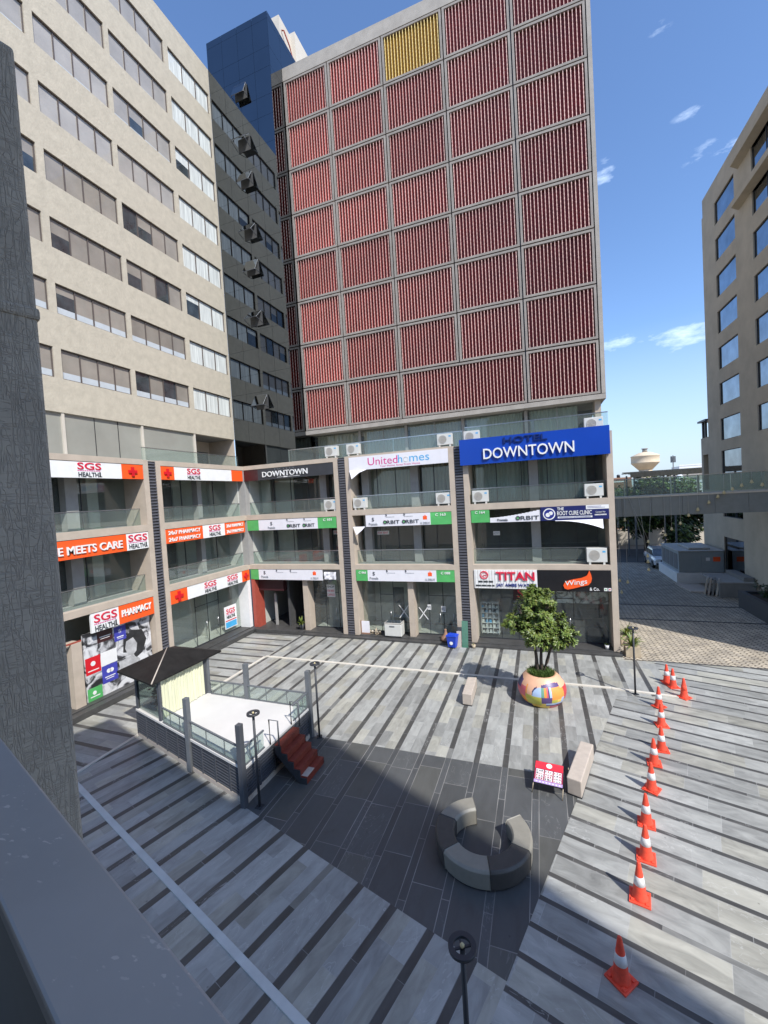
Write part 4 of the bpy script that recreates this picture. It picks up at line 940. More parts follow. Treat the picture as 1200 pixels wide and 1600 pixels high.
promala(t, -8.75, 6.66); small(t, -7.75, 6.92); orbit(t, -7.65, 6.6); small(t, -6.7, 6.92); orbit(t, -6.55, 6.6); kdelvi(t, -5.75, 6.68); put(t, 'C 163', -4.9, 6.9, 0.55, 0.14, 'white', bold=0.02)
b = MB(); b.add([(-10.0, -0.03, 6.4), (-9.25, -0.03, 6.4), (-9.4, -0.2, 6.2), (-9.7, -0.3, 5.95)], [(0, 1, 2), (0, 2, 3)]); b.build('torn_flap', 'offwhite', t, WH)
t = sign(WH, -10.0, -4.33, 3.3, 3.92, 'white tenant banner with green ends and red bag logo, ground floor centre', [(-10.0, -9.28, 'green'), (-9.28, -5.3, 'offwhite'), (-5.3, -4.33, 'green')], y0=-0.02, th=0.03)
put(t, 'C 066', -9.6, 3.78, 0.45, 0.12, 'white', bold=0.02); promala(t, -8.9, 3.6); small(t, -7.9, 3.8); small(t, -6.8, 3.8); kdelvi(t, -5.65, 3.62); put(t, 'C 088', -4.8, 3.78, 0.5, 0.13, 'white', bold=0.02)
t = sign(WH, -3.68, 3.14, 9.36, 10.66, 'big blue HOTEL DOWNTOWN sign with raised white letters', [(-3.68, 3.14, 'blue')], y0=-0.25, th=0.22)
put(t, 'DOWNTOWN', -0.42, 9.84, 4.15, 0.52, 'white', bold=0.012, depth=0.09); put(t, 'HOTEL', -0.5, 10.42, 2.0, 0.3, 'bluedark', bold=0.02, depth=0.06)
t = sign(WH, -3.3, -2.38, 6.4, 7.03, 'green unit board reading C 164 beside the louvre strip', [(-3.3, -2.38, 'green')], y0=0.0, th=0.03)
put(t, 'C 164', -2.85, 6.92, 0.5, 0.13, 'white', bold=0.02)
# sagging banner: upper edge dips away from the slab
M = WH @ T((-2.36, 0.0, 6.38)); t = thing('shop_sign', 'torn white tenant banner sagging between the green and navy boards', 'sign', M=M, group='signboards along the arcade'); t_M[t.name] = (WH, 0.0)
b = MB(); n = 14
for i in range(n):
    xa, xb = -2.36 + 2.4 * i / n, -2.36 + 2.4 * (i + 1) / n
    za, zb = 6.62 + 0.32 * (i / n) ** 1.6, 6.62 + 0.32 * ((i + 1) / n) ** 1.6
    b.box(xa, xb, 0.0, 0.012, 6.38, (za + zb) / 2)
b.build('banner', 'offwhite', t, WH); put(t, 'Pramala', -1.75, 6.5, 0.5, 0.12, 'text'); orbit(t, -0.55, 6.56, 1.1)
t = sign(WH, 0.06, 3.02, 6.38, 7.05, 'navy clinic sign with round white emblem and white top corner', [(0.06, 3.02, 'navy')], y0=-0.04, th=0.05)
disc(t, 0.44, 6.7, 0.28, 'white'); disc(t, 0.44, 6.7, 0.23, 'navytext', depth=0.014); disc(t, 0.38, 6.66, 0.1, 'white', depth=0.018); disc(t, 0.52, 6.74, 0.09, 'white', depth=0.018)
put(t, 'THE', 0.95, 6.93, 0.3, 0.14, 'white', bold=0.03); put(t, 'ROOT CURE CLINIC', 1.55, 6.72, 1.5, 0.2, 'white', bold=0.025); plate(t, [(0.82, 2.32, 6.48, 6.56)], 'white'); put(t, 'HOMOEOPATHY & PSYCHOTHERAPY', 1.57, 6.52, 1.4, 0.045, 'navytext', depth=0.012)
put(t, 'Contact No', 2.66, 6.72, 0.4, 0.07, 'white'); plate(t, [(2.42 + i * 0.05, 2.455 + i * 0.05, 6.56, 6.62) for i in range(10)], 'white'); plate(t, [(2.06, 3.02, 6.86, 7.05)], 'white'); plate(t, [(2.12, 2.7, 6.98, 6.995), (2.12, 2.85, 6.92, 6.935)], 'navytext', depth=0.012)
b = MB(); ns = 10
for i in range(ns):
    xa, xb = 0.7 + 2.05 * i / ns, 0.7 + 2.05 * (i + 1) / ns; f = lambda x: ((x - 0.7) / 2.05)
    b.quad((xa, -0.04, 6.38), (xb, -0.04, 6.38), (xb, -0.12 - 0.1 * f(xb), 6.36 - 0.42 * f(xb) ** 2.2), (xa, -0.12 - 0.1 * f(xa), 6.36 - 0.42 * f(xa) ** 2.2))
b.build('torn_flap', 'offwhite', t, WH)
t = sign(WH, -3.3, -0.24, 3.02, 3.97, 'white ribbed watch shop sign with red TITAN lettering', [(-3.3, -0.24, 'white')], y0=-0.05, th=0.1)
plate(t, [(-3.25 + i * 0.14, -3.235 + i * 0.14, 3.05, 3.95) for i in range(21)], 'acgrill', depth=0.008, name='rib')
put(t, 'TITAN', -1.28, 3.66, 1.85, 0.42, 'signred', bold=0.045, depth=0.05); put(t, 'JAY AMBE WATCH', -1.25, 3.18, 1.92, 0.2, 'navytext', bold=0.008, depth=0.03)
disc(t, -2.8, 3.7, 0.19, 'signred', ring=0.03); disc(t, -2.8, 3.7, 0.12, 'signred', ring=0.012); plate(t, [(-2.88, -2.8, 3.64, 3.67), (-2.8, -2.68, 3.67, 3.71)], 'signred', depth=0.012)
plate(t, [(-3.1, -2.88, 3.32, 3.41), (-2.84, -2.62, 3.32, 3.41), (-2.58, -2.36, 3.32, 3.41), (-3.24, -2.98, 3.12, 3.2), (-2.94, -2.7, 3.12, 3.2), (-2.66, -2.46, 3.12, 3.2), (-2.42, -2.3, 3.12, 3.2)], 'text', depth=0.012)
t = sign(WH, -0.22, 3.0, 2.94, 3.97, 'black food shop sign with orange wing and white Wings lettering', [(-0.22, 3.0, 'black')], y0=-0.05, th=0.1)
wp = [(0.93, 3.24), (0.98, 3.1), (1.12, 3.05), (1.35, 3.1), (1.7, 3.2), (2.02, 3.28), (2.14, 3.42), (2.18, 3.6), (2.15, 3.78), (2.08, 3.98), (2.04, 3.86), (1.98, 3.74), (1.9, 3.68), (1.72, 3.6), (1.4, 3.54), (1.12, 3.46), (0.98, 3.36)]
n = len(wp); b = MB(); b.add([(x, -0.12, z) for x, z in wp] + [(x, -0.052, z) for x, z in wp], [list(range(n))] + [(i, (i + 1) % n, n + (i + 1) % n, n + i) for i in range(n)]); b.build('wing_emblem', 'orange', t, WH)
txt('Wings', 1.5, 3.37, 0.95, 0.3, t, 'white', WH, y=-0.121, depth=0.015, bold=0.01, rot=7, shear=0.15)
put(t, '& Co.', 2.28, 3.08, 0.42, 0.15, 'white', bold=0.02); plate(t, [(2.68, 2.82, 3.0, 3.14), (2.86, 2.98, 3.0, 3.14)], 'white'); plate(t, [(2.72, 2.78, 3.04, 3.1)], 'green', depth=0.01); plate(t, [(2.89, 2.95, 3.04, 3.1)], 'signred', depth=0.01)
# notices on the glass
def notice(W, x, z, wd, ht, y, label, lines, mt='white', text='text', grp='paper notices on shop glass', nm='paper_notice'):
    t = sign(W, x - wd / 2, x + wd / 2, z - ht / 2, z + ht / 2, label, [(x - wd / 2, x + wd / 2, mt)], y0=y, th=0.008, cat='notice', group=grp, name=nm)
    for i, (s, k) in enumerate(lines): put(t, s, x, z + ht * (0.5 - (i + 0.5) / len(lines)), wd * 0.85, ht / len(lines) * 0.55, k, bold=0.02, depth=0.003)
    return t
notice(WH, -12.2, 2.45, 0.55, 0.75, 0.93, 'white shop to rent notice on the glass right of the entrance passage', [('SHOP', 'text'), ('FOR RENT', 'signred'), ('OFFICE', 'signred')])
notice(WH, -6.0, 1.7, 0.2, 0.28, 0.78, 'small white notice on the glass door right of the centre pier', [('NOTICE', 'text')])
notice(WH, -5.2, 1.62, 0.24, 0.32, 0.78, 'second small white notice nearer the blue bin', [('NOTICE', 'text')])
notice(WH, -8.7, 5.9, 0.75, 0.22, 1.33, 'red and white strip notice on the middle floor glass', [('FOR RENT', 'signred')])
notice(WH, -11.6, 6.0, 0.75, 0.25, 1.33, 'red and white strip notice on the glass near the louvre strip', [('FOR RENT', 'signred')])
notice(WH, -2.2, 5.7, 0.35, 0.22, 1.33, 'plain white card on the middle floor glass behind the torn banner', [('NOTICE', 'greytext')])
# taped crosses on the glass
def tape(x, z, s, label, y=0.77):
    M = WH @ T((x, y, z)); t = thing('tape_cross', label, 'tape', M=M, group='tape crosses on shop glass')
    b = MB()
    for sg in (-1, 1): b.add([(x - s * sg - .03, y, z - s * 1.4), (x - s * sg + .03, y, z - s * 1.4), (x + s * sg + .03, y - .002, z + s * 1.3), (x + s * sg - .03, y - .002, z + s * 1.3)], [(0, 1, 2, 3)])
    b.build('tape', 'white', t, WH)
tape(-7.5, 1.4, 0.28, 'white tape cross on the glass left of the centre pier'); tape(-6.35, 1.35, 0.25, 'white tape cross on the glass right of the centre pier')

# ================================================================== air conditioners
def make_ac(label):
    t = thing('air_conditioner', label, 'air conditioner', group='outdoor units on the arcade ledges')
    b = MB(); b.box(-0.4, 0.4, -0.15, 0.15, 0.1, 0.68); b.build('casing', 'acwhite', t, bevel=0.015)
    b = MB(); n = 28
    b.lathe([(0.215, 0), (0.215, 0.012), (0.19, 0.012), (0.19, 0.004)], n, M=T((-0.1, -0.15, 0.39)) @ RX(90), mi=0)
    for r in (0.15, 0.11, 0.07): b.tube([(-0.1 + r * cos(2 * pi * i / 20), -0.157, 0.39 + r * sin(2 * pi * i / 20)) for i in range(20)], 0.006, 4, closed=True)
    for k in range(4): a = k * pi / 4; b.tube([(-0.1 - 0.2 * cos(a), -0.156, 0.39 - 0.2 * sin(a)), (-0.1 + 0.2 * cos(a), -0.156, 0.39 + 0.2 * sin(a))], 0.005, 4)
    g = b.build('fan_grille', 'acgrill', t)
    b = MB(); b.box(0.22, 0.34, -0.154, -0.15, 0.5, 0.57); b.build('badge', 'cyan', t)
    for x in (-0.28, 0.28): MB().box(x - 0.04, x + 0.04, -0.14, 0.14, 0, 0.1).build('foot', 'acwhite', t)
    return t
acs = [(-11.42, 7.36, 'on the top floor ledge below the dark hotel sign'), (-9.55, 7.36, 'under the peeled banner corner, top floor'), (-4.72, 7.36, 'on the top floor ledge right of the centre bay'),
       (-2.8, 7.36, 'under the left end of the big blue sign'), (2.44, 7.36, 'under the right end of the big blue sign'), (2.45, 4.22, 'on the middle floor ledge below the navy clinic sign'),
       (-11.2, 10.45, 'on the roof ledge above the dark hotel sign'), (-9.8, 10.45, 'on the roof ledge just right of the louvre strip top'), (-4.5, 10.45, 'on the roof ledge above the right end of the white banner'),
       (-3.1, 10.45, 'on the roof ledge behind the left end of the blue sign'), (2.55, 10.45, 'on the roof ledge behind the right end of the blue sign')]
ac0 = None
for x, z, where in acs:
    lab = 'white outdoor unit ' + where; y = 21.7 + (0.2 if z < 10 else 0.28)
    if ac0 is None:
        ac0 = make_ac(lab); W = T((x, y, z)); ac0.matrix_world = W; WMX[ac0.name] = W
    else:
        c = copy_tree(ac0, (x, y, z), 0, lab)
        if z == 4.22: c.matrix_world = T((x, y, z)) @ Matrix.Diagonal((1.08, 1, 1.15, 1))

# ================================================================== stage with kiosk
SA, SB, SC, SD = Vector((-7.65, 8.72)), Vector((-13.75, 10.46)), Vector((-13.75, 12.1)), Vector((-7.6, 12.05))
sg = thing('stage_platform', 'raised stage with white deck, louvred sides and grey posts with glass rails', 'stage', (-10.6, 10.8, 0))
b = MB(); b.prism([tuple(p) for p in (SB + Vector((.02, .02)), SA + Vector((-.02, .02)), SD - Vector((.02, .02)), SC + Vector((.02, -.02)))], 0, 0.14); b.build('plinth', 'stone', sg)
b = MB(); b.prism([tuple(p) for p in (SB, SA, SD, SC)], 0.94, 1.02); b.build('deck', 'deck', sg, bevel=0.008)
b = MB(); b.prism([tuple(p) for p in (SB + Vector((.12, .1)), SA + Vector((-.1, .12)), SD - Vector((.1, .1)), SC + Vector((.1, -.1)))], 0.14, 0.94); b.build('core', 'black', sg)
def along(P, Q, z=0):
    d = (Q - P); L = d.length; d.normalize()
    return Matrix(((d.x, -d.y, 0, P.x), (d.y, d.x, 0, P.y), (0, 0, 1, z), (0, 0, 0, 1))), L       # x along, y to the left
for P, Q, n in ((SB, SA, 9), (SA, SD, 5), (SD, SC, 9), (SC, SB, 3)):
    M, L_ = along(P, Q); b = MB(); st = L_ / n
    for i in range(n + 1): b.box(max(0, i * st - 0.025), min(L_, i * st + 0.025), 0.01, 0.05, 0.14, 0.94)
    for k in range(9):
        z = 0.17 + k * 0.086
        for i in range(n):
            x0, x1 = i * st + 0.025, (i + 1) * st - 0.025
            b.add([(x0, 0.02, z), (x1, 0.02, z), (x1, 0.02, z + .032), (x0, 0.02, z + .032), (x0, 0.08, z + .03), (x1, 0.08, z + .03), (x1, 0.08, z + .05), (x0, 0.08, z + .05)], [(0, 1, 2, 3), (3, 2, 6, 7), (0, 4, 5, 1)])
    b.build('louvre_side', 'bluegrey', sg, M)
def post(p, h, z0=0, k='midgrey', s=0.075):
    MB().box(p.x - s, p.x + s, p.y - s, p.y + s, z0, h).build('post', k, sg, bevel=0.006)
MF = SB + (SA - SB) * 0.565; MBk = Vector((-10.19, 12.08))
post(SA + Vector((-.03, -.03)), 2.24, k='darkgrey'); post(MF, 2.27); post(MBk, 2.3, 0.9); post(SD, 2.28); post(Vector((-11.98, 12.12)), 2.4, 0.9, s=0.05)
for P, Q in ((Vector((-12.0, 9.96)), MF), (MF, SA), (SD, MBk), (MBk, Vector((-11.9, 12.1))), (SA, Vector((-7.64, 9.75))), (Vector((-7.61, 11.05)), SD)):
    M, L_ = along(P, Q); g = MB(); g.box(0.1, L_ - 0.1, 0.04, 0.05, 1.06, 1.5); gl = g.build('glass_rail', 'railglass', sg, M)
    b = MB(); b.box(0.08, L_ - 0.08, 0.02, 0.07, 1.51, 1.55); b.box(0.08, L_ - 0.08, 0.025, 0.065, 1.02, 1.06)
    for i in (1, 2): b.box(L_ * i / 3 - 0.008, L_ * i / 3 + 0.008, 0.035, 0.055, 1.06, 1.51)
    b.build('rail_bar', 'midgrey', gl, M)
for y in (9.86, 10.96):
    b = MB(); b.tube([(-7.62, y, 1.02), (-7.62, y, 1.75), (-7.32, y, 1.75), (-7.32, y, 1.0)], 0.022, 6); b.build('grab_rail', 'darkgrey', sg)
kk = thing('kiosk', 'small glazed kiosk with black hipped roof and cream curtain on the stage', 'kiosk', (-12.9, 11.1, 1.02))
for x, y in ((-13.68, 10.52), (-12.08, 10.06), (-12.06, 12.02), (-13.68, 12.02)): MB().box(x - 0.045, x + 0.045, y - 0.045, y + 0.045, 1.02, 2.42).build('corner_post', 'darkgrey', kk)
b = MB(); R4 = [(-14.25, 10.25, 2.42), (-11.95, 9.7, 2.42), (-11.85, 12.75, 2.42), (-14.25, 12.75, 2.42)]; ap = (-13.1, 11.4, 2.92)
b.add(R4 + [ap] + [(x, y, z - 0.06) for x, y, z in R4], [(0, 1, 4), (1, 2, 4), (2, 3, 4), (3, 0, 4), (5, 6, 1, 0), (6, 7, 2, 1), (7, 8, 3, 2), (8, 5, 0, 3), (8, 7, 6, 5)])
rf = b.build('roof', 'roofblack', kk)
b = MB()
b.tube([Vector(R4[1]) + Vector((0, 0, .012)), Vector(ap) + Vector((0, 0, .012))], 0.022, 5)
b.build('ridge', 'stone', rf)
M, L_ = along(Vector((-12.08, 10.12)), Vector((-12.06, 11.98))); curtain_mb(0.0, L_, 0.0, 1.04, 2.38, 0.03, 0.13).build('curtain', 'cream', kk, M)
M, L_ = along(Vector((-13.66, 10.52)), Vector((-12.1, 10.07))); b = MB(); b.box(0.05, L_ - .05, 0, 0.01, 1.04, 2.4); b.build('glass_pane', 'glass', kk, M)
b = MB(); b.box(-13.7, -13.69, 10.6, 11.95, 1.04, 2.4); b.build('glass_pane', 'glass', kk)
b = MB(); b.box(-13.6, -12.15, 12.03, 12.05, 1.04, 2.4); b.build('rear_panel', 'white', kk)
# brown bundle behind the glass
b = MB(); rr = random.Random(11)
for i in range(150):
    p = Vector((rr.gauss(0, .14), rr.gauss(0, .08), 0.2 + abs(rr.gauss(0.4, .26)))); a = Vector((rr.uniform(-1, 1), rr.uniform(-1, 1), rr.uniform(-1, 1))).normalized() * 0.11; c = a.cross(Vector((rr.uniform(-1, 1), 1, .3))).normalized() * 0.04
    b.quad(p - a, p - c, p + a, p + c)
t = thing('dried_arrangement', 'brown dried leaf arrangement standing behind the kiosk glass', 'decoration', (-12.6, 10.5, 1.02)); b.build('dry_leaves', 'brown', t, T((-12.6, 10.5, 1.02)))
b = MB(); b.lathe([(0.09, 0), (0.12, 0.2), (0.08, 0.24)], 12); b.build('vase', 'clay', t, T((-12.6, 10.5, 1.02)))
# steps
t = thing('steps', 'red oxide painted steps leading up to the stage', 'steps', (-7.0, 10.4, 0))
b = MB(); n = 5
for k in range(n):
    xa = -6.5 - 0.2 * k; b.box(xa - 0.22, xa, 9.92, 10.9, 0.2 * k + 0.15, 0.2 * k + 0.19); b.box(xa - 0.02, xa - 0.001, 9.925, 10.895, 0.2 * k, 0.2 * k + 0.15)
b.build('treads', 'terracotta', t)
for y in (9.9, 10.9):
    poly = [(-6.5, 0)]; 
    for k in range(n): poly += [(-6.5 - 0.2 * k, 0.2 * k + 0.17), (-6.5 - 0.2 * (k + 1), 0.2 * k + 0.17)]
    poly += [(-7.5, 0.75), (-6.75, 0.0)]
    vs = [(x, y - 0.015, z) for x, z in poly] + [(x, y + 0.015, z) for x, z in poly]; m_ = len(poly)
    MB().add(vs, [list(range(m_)), list(range(m_, 2 * m_))[::-1]] + [(i, (i + 1) % m_, m_ + (i + 1) % m_, m_ + i) for i in range(m_)]).build('stringer', 'charcoal', t)
MB().box(-6.72, -6.5, 9.95, 10.35, 0.191, 0.20).build('worn_mat', 'stone', t)

# ================================================================== lamp posts
def make_lamp(label):
    t = thing('street_lamp', label, 'street lamp', group='ring topped lamp posts')
    b = MB(); b.lathe([(0.035, 0.02), (0.033, 2.5)], 12); b.build('pole', 'charcoal', t)
    b = MB(); b.box(-0.09, 0.09, -0.09, 0.09, 0, 0.02)
    for x in (-.065, .065):
        for y in (-.065, .065): b.lathe([(0.012, 0.02), (0.012, 0.04)], 6, x, y)
    b.build('base_plate', 'charcoal', t)
    b = MB(); Rr = 0.135; n = 28; prof = [(Rr - .028, -.02), (Rr + .035, -.02), (Rr + .035, .02), (Rr - .028, .02)]
    o = 0
    for i in range(n):
        a = 2 * pi * i / n; b.v += [Vector((r * cos(a), r * sin(a), 2.53 + z)) for r, z in prof]
    for i in range(n):
        for k in range(4):
            b.f.append([i * 4 + k, ((i + 1) % n) * 4 + k, ((i + 1) % n) * 4 + (k + 1) % 4, i * 4 + (k + 1) % 4]); b.m.append(0); b.s.append(k in (1, 3))
    b.box(-0.11, 0.11, -0.012, 0.012, 2.51, 2.53); b.box(-0.012, 0.012, 0.0, 0.11, 2.51, 2.529)
    b.build('lamp_ring', 'charcoal', t)
    b = MB(); b.lathe([(0.02, 2.52), (0.03, 2.55), (0.012, 2.575)], 8); b.build('lamp_socket', 'gold', t)
    return t
lmp = make_lamp('black ring topped lamp post at the near corner of the stage, by the steps')
W = T((-7.28, 8.8, 0)); lmp.matrix_world = W; WMX[lmp.name] = W
for x, y, h, l in ((-7.32, 12.1, .96, 'black ring topped lamp post at the far corner of the stage'), (3.1, 17.67, 1.0, 'black ring topped lamp post at the end of the pale strip near the cones'), (-1.1, 4.76, 1.0, 'nearest black ring topped lamp post, cut by the bottom edge')):
    copy_tree(lmp, (x, y, 0), 30, l)

# ================================================================== benches, easel, sofa
def bench(pts, h, label):
    c = sum((Vector(p) for p in pts), Vector((0, 0))) / 4
    t = thing('stone_bench', label, 'bench', (c.x, c.y, 0), group='stone block benches')
    MB().prism(pts, 0.0, 0.035).xf(T((c.x, c.y, 0)) @ Matrix.Diagonal((.95, .98, 1, 1)) @ T((-c.x, -c.y, 0))).build('shadow_gap_plinth', 'charcoal', t)
    MB().prism(pts, 0.035, h).build('block', 'stone', t, bevel=0.025)
bench([(0.36, 11.42), (0.70, 11.3), (1.18, 13.1), (0.84, 13.2)], 0.47, 'larger beige stone bench right of the red menu board')
bench([(-3.02, 15.35), (-2.66, 15.32), (-2.68, 16.85), (-3.04, 16.8)], 0.46, 'beige stone bench in the tree shadow left of the painted planter')
es = thing('menu_board', 'tilted red and white menu board on thin legs beside the stone bench', 'menu board', (-0.1, 11.5, 0))
P0, P1, P2, P3 = Vector((-.46, 11.25, .30)), Vector((.26, 11.18, .30)), Vector((.43, 11.81, .49)), Vector((-.27, 11.92, .49))
ux = (P1 - P0).normalized(); uy = (P3 - P0); nn = ux.cross(uy).normalized(); uy = nn.cross(ux)
EM = Matrix(((ux.x, uy.x, nn.x, P0.x), (ux.y, uy.y, nn.y, P0.y), (ux.z, uy.z, nn.z, P0.z), (0, 0, 0, 1)))
w_, h_ = 0.72, 0.68
MB().box(0, w_, 0, h_, -0.03, 0).build('board', 'board', es, EM)
b = MB(); PUR = mat('lilac_print', (0.42, 0.30, 0.55), 0.5); MAR = mat('menu_maroon', (0.30, 0.02, 0.06), 0.5); RD = mat('menu_red', (0.75, 0.03, 0.05), 0.5)
b.box(0.01, w_ - .01, 0.45, h_ - .01, 0, 0.003, 0); b.box(0.01, w_ - .01, 0.1, 0.45, 0, 0.003, 1); b.box(0.01, w_ - .01, 0.01, 0.1, 0, 0.003, 2)
rr = random.Random(5)
for i in range(3):
    for j in range(4):
        x0 = 0.045 + i * 0.22; y0 = 0.115 + j * 0.08; b.box(x0, x0 + 0.19, y0, y0 + 0.068, 0.003, 0.005, 3)
        for q in range(3): b.box(x0 + .01 + q * .06, x0 + .01 + q * .06 + rr.uniform(.025, .05), y0 + .012, y0 + rr.uniform(.03, .055), 0.005, 0.007, rr.choice((1, 4, 4, 5)))
b.lathe([(0.075, 0.003), (0.075, 0.006)], 20, w_ / 2, 0.57, mi=3)
for i in range(8): b.box(0.06 + i * 0.08, 0.10 + i * 0.08, 0.035, 0.06, 0.003, 0.005, 3)
b.build('menu_print', [RD, MAR, PUR, 'white', 'text', 'portal'], es, EM)
for p, q in ((P0, (-.5, 11.26, 0)), (P1, (.23, 11.14, 0)), (P2, (.45, 11.83, 0)), (P3, (-.28, 11.94, 0))): MB().tube([Vector(p) - nn * .03, q], 0.011, 6).build('leg', 'clay', es)
sc_ = Vector((-1.5, 9.13))
def module(a0, a1, k, label):
    t = thing('sofa_module', label, 'sofa', (sc_.x, sc_.y, 0), group='curved seats forming an open ring')
    b = MB(); n = 14; g = R(0.35); a0, a1 = R(a0) + g, R(a1) - g
    def ring(prof):
        vs = []; 
        for i in range(n + 1):
            a = a0 + (a1 - a0) * i / n
            for r, z in prof: vs.append((sc_.x + r * cos(a), sc_.y + r * sin(a), z))
        m_ = len(prof); fs = []
        for i in range(n):
            for q in range(m_): fs.append((i * m_ + q, (i + 1) * m_ + q, (i + 1) * m_ + (q + 1) % m_, i * m_ + (q + 1) % m_))
        fs += [list(range(m_))[::-1], [n * m_ + q for q in range(m_)]]
        return vs, fs
    vs_, fs_ = ring([(0.65, 0.03), (1.04, 0.03), (1.06, 0.38), (1.02, 0.43), (0.67, 0.43), (0.63, 0.38)]); b.add(vs_, fs_, 0, False); b.build('seat', k, t, bevel=0.012)
    b = MB(); vs_, fs_ = ring([(0.69, 0.0), (1.0, 0.0), (1.0, 0.03), (0.69, 0.03)]); b.add(vs_, fs_); b.build('base', 'black', t)
module(110, 168, 'sofalight', 'pale grey curved seat at the back left end of the ring')
module(168, 227, 'sofadark', 'dark curved seat on the left of the ring, between two pale ones')
module(227, 285, 'sofalight', 'pale grey curved seat at the front of the ring')
module(285, 344, 'sofadark', 'dark curved seat at the front right of the ring')
module(344, 402, 'sofalight', 'pale grey curved seat at the sunlit right end of the ring')

# ================================================================== cones
def make_cone(label):
    t = thing('traffic_cone', label, 'traffic cone', group='orange cones in a line across the plaza')
    b = MB(); b.lathe([(0.145, 0.02), (0.14, 0.07), (0.112, 0.14), (0.098, 0.30), (0.072, 0.47), (0.034, 0.71), (0.026, 0.73), (0.014, 0.728)], 22); b.box(-0.18, 0.18, -0.18, 0.18, 0, 0.035)
    for k in range(4):
        a = pi / 4 + k * pi / 2; b.box(0.17 * cos(a) - .03, 0.17 * cos(a) + .03, 0.17 * sin(a) - .03, 0.17 * sin(a) + .03, 0.035, 0.055)
    b.build('cone_body', 'cone', t, bevel=0.006)
    b = MB(); b.lathe([(0.097, 0.30), (0.1005, 0.302), (0.077, 0.462), (0.072, 0.466)], 22); b.build('reflective_band', 'reflective', t)
    return t
cl = [(4.44, 19.0, 'farthest cone, left one of the close pair near the road'), (4.55, 18.62, 'right one of the close pair of cones near the road'), (4.68, 17.78, 'plain orange cone standing right of the line near the road pair'),
      (3.67, 16.85, 'first cone past the lamp post base, overlapping the next one'), (3.44, 15.55, 'second cone past the lamp post base'), (3.10, 14.1, 'cone in the middle of the line, half behind its nearer neighbour'),
      (2.74, 13.35, 'cone just right of the far end of the larger bench'), (2.42, 12.17, 'cone right of the middle of the larger bench'), (2.03, 10.88, 'cone just past the near end of the larger bench'),
      (1.81, 9.86, 'cone right behind the last sunlit one'), (1.49, 8.82, 'last sunlit cone before the shadow edge'), (0.91, 7.22, 'cone standing in the shade'), (0.62, 5.9, 'nearest cone, only its tip in view at the bottom')]
con0 = None; rr = random.Random(2)
for x, y, l in cl:
    a = rr.uniform(-35, 35) - 17; lab = 'orange traffic cone, ' + l
    if con0 is None:
        con0 = make_cone(lab); W = T((x, y, 0)) @ RZ(a); con0.matrix_world = W; WMX[con0.name] = W
    else:
        c = copy_tree(con0, (x, y, 0), a, lab)
        if 'plain orange' in l:
            for q in kids(c):
                if q.name.startswith('reflective'): 
                    q.data = q.data.copy(); q.data.materials[0] = M_['cone']

# ================================================================== planter and tree
PX, PY = -0.2, 16.45
pl = thing('planter', 'round painted planter with multicoloured geometric patches and peach top', 'planter', (PX, PY, 0))
pc = [('peach', (0.75, 0.43, 0.27)), ('pink', (0.62, 0.12, 0.16)), ('navyp', (0.03, 0.03, 0.10)), ('skyp', (0.40, 0.52, 0.72)), ('lime', (0.50, 0.48, 0.08)), ('orangep', (0.80, 0.30, 0.06)), ('purple', (0.10, 0.06, 0.18)), ('greenp', (0.16, 0.34, 0.24)), ('yellowp', (0.78, 0.55, 0.12)), ('redp', (0.55, 0.05, 0.06))]
pm = [mat('planter_' + n, c, 0.4, var=0.06) for n, c in pc]; ix = {n: i for i, (n, c) in enumerate(pc)}
def pcol(a, z):
    d = (math.degrees(a) - 271 + 540) % 360 - 180            # 0 faces the camera, + to the right
    D = d % 180 if abs(d) > 95 else d
    d = d if abs(d) <= 95 else (D - 90)
    z = z / 1.05 * 0.86
    if z > 0.72 + 0.05 * sin(R(d * 3)): return ix['peach']
    if z < 0.10: return ix['pink'] if d > 20 else ix['yellowp'] if d > -30 else ix['purple']
    if z < 0.16 and d > 8: return ix['purple']
    if z < 0.21 and d > 8: return ix['skyp']
    if -2 < d < 22 and z < 0.40: return ix['purple'] if z > 0.2 else ix['yellowp']
    if -2 < d < 10 and z < 0.66: return ix['greenp'] if d < 5 else ix['orangep']
    if 10 <= d < 22 and z < 0.68: return ix['pink'] if d < 14 else ix['navyp'] if d < 17 else ix['skyp']
    if 22 <= d < 50 and z < 0.66: return ix['orangep'] if z > 0.33 else (ix['lime'] if d < 38 else ix['yellowp'])
    if 50 <= d: return (ix['skyp'] if z < 0.35 and d < 60 else ix['redp'] if d > 60 and z > .25 else ix['lime'] if z < .25 else ix['orangep']) if z < .62 else ix['peach']
    r2 = ((d + 4) / 20) ** 2 + ((z - 0.4) / 0.26) ** 2
    if -24 < d <= -2: return (ix['skyp'] if r2 < 1 else ix['navyp'] if (r2 < 1.35 and d < -14) else ix['peach']) if z > 0.4 else (ix['lime'] if z > .12 else ix['orangep'])
    if -42 < d <= -24: return (ix['lime'] if z < 0.42 else ix['peach'] if d > -38 else ix['orangep']) if z < 0.75 else ix['peach']
    if -62 < d <= -42: return ix['orangep'] if z < 0.3 else ix['pink'] if z < 0.6 else ix['peach']
    return ix['pink'] if z < 0.5 and z > .25 else ix['navyp'] if d < -70 else ix['purple']
prof = []
for i in range(57):
    u = i / 56; z = 1.05 * u; prof.append((0.56 + 0.33 * sin(pi * min(1, u * 0.93 + 0.04)) ** 0.8 - 0.06 * u, z))
prof += [(prof[-1][0] - 0.05, 1.065), (prof[-1][0] - 0.10, 1.05), (prof[-1][0] - 0.12, 0.98)]
b = MB(); b.lathe(prof, 260, PX, PY, mf=lambda a, z: pcol(a, z)); b.build('bowl', pm, pl)
rim = prof[56][0]
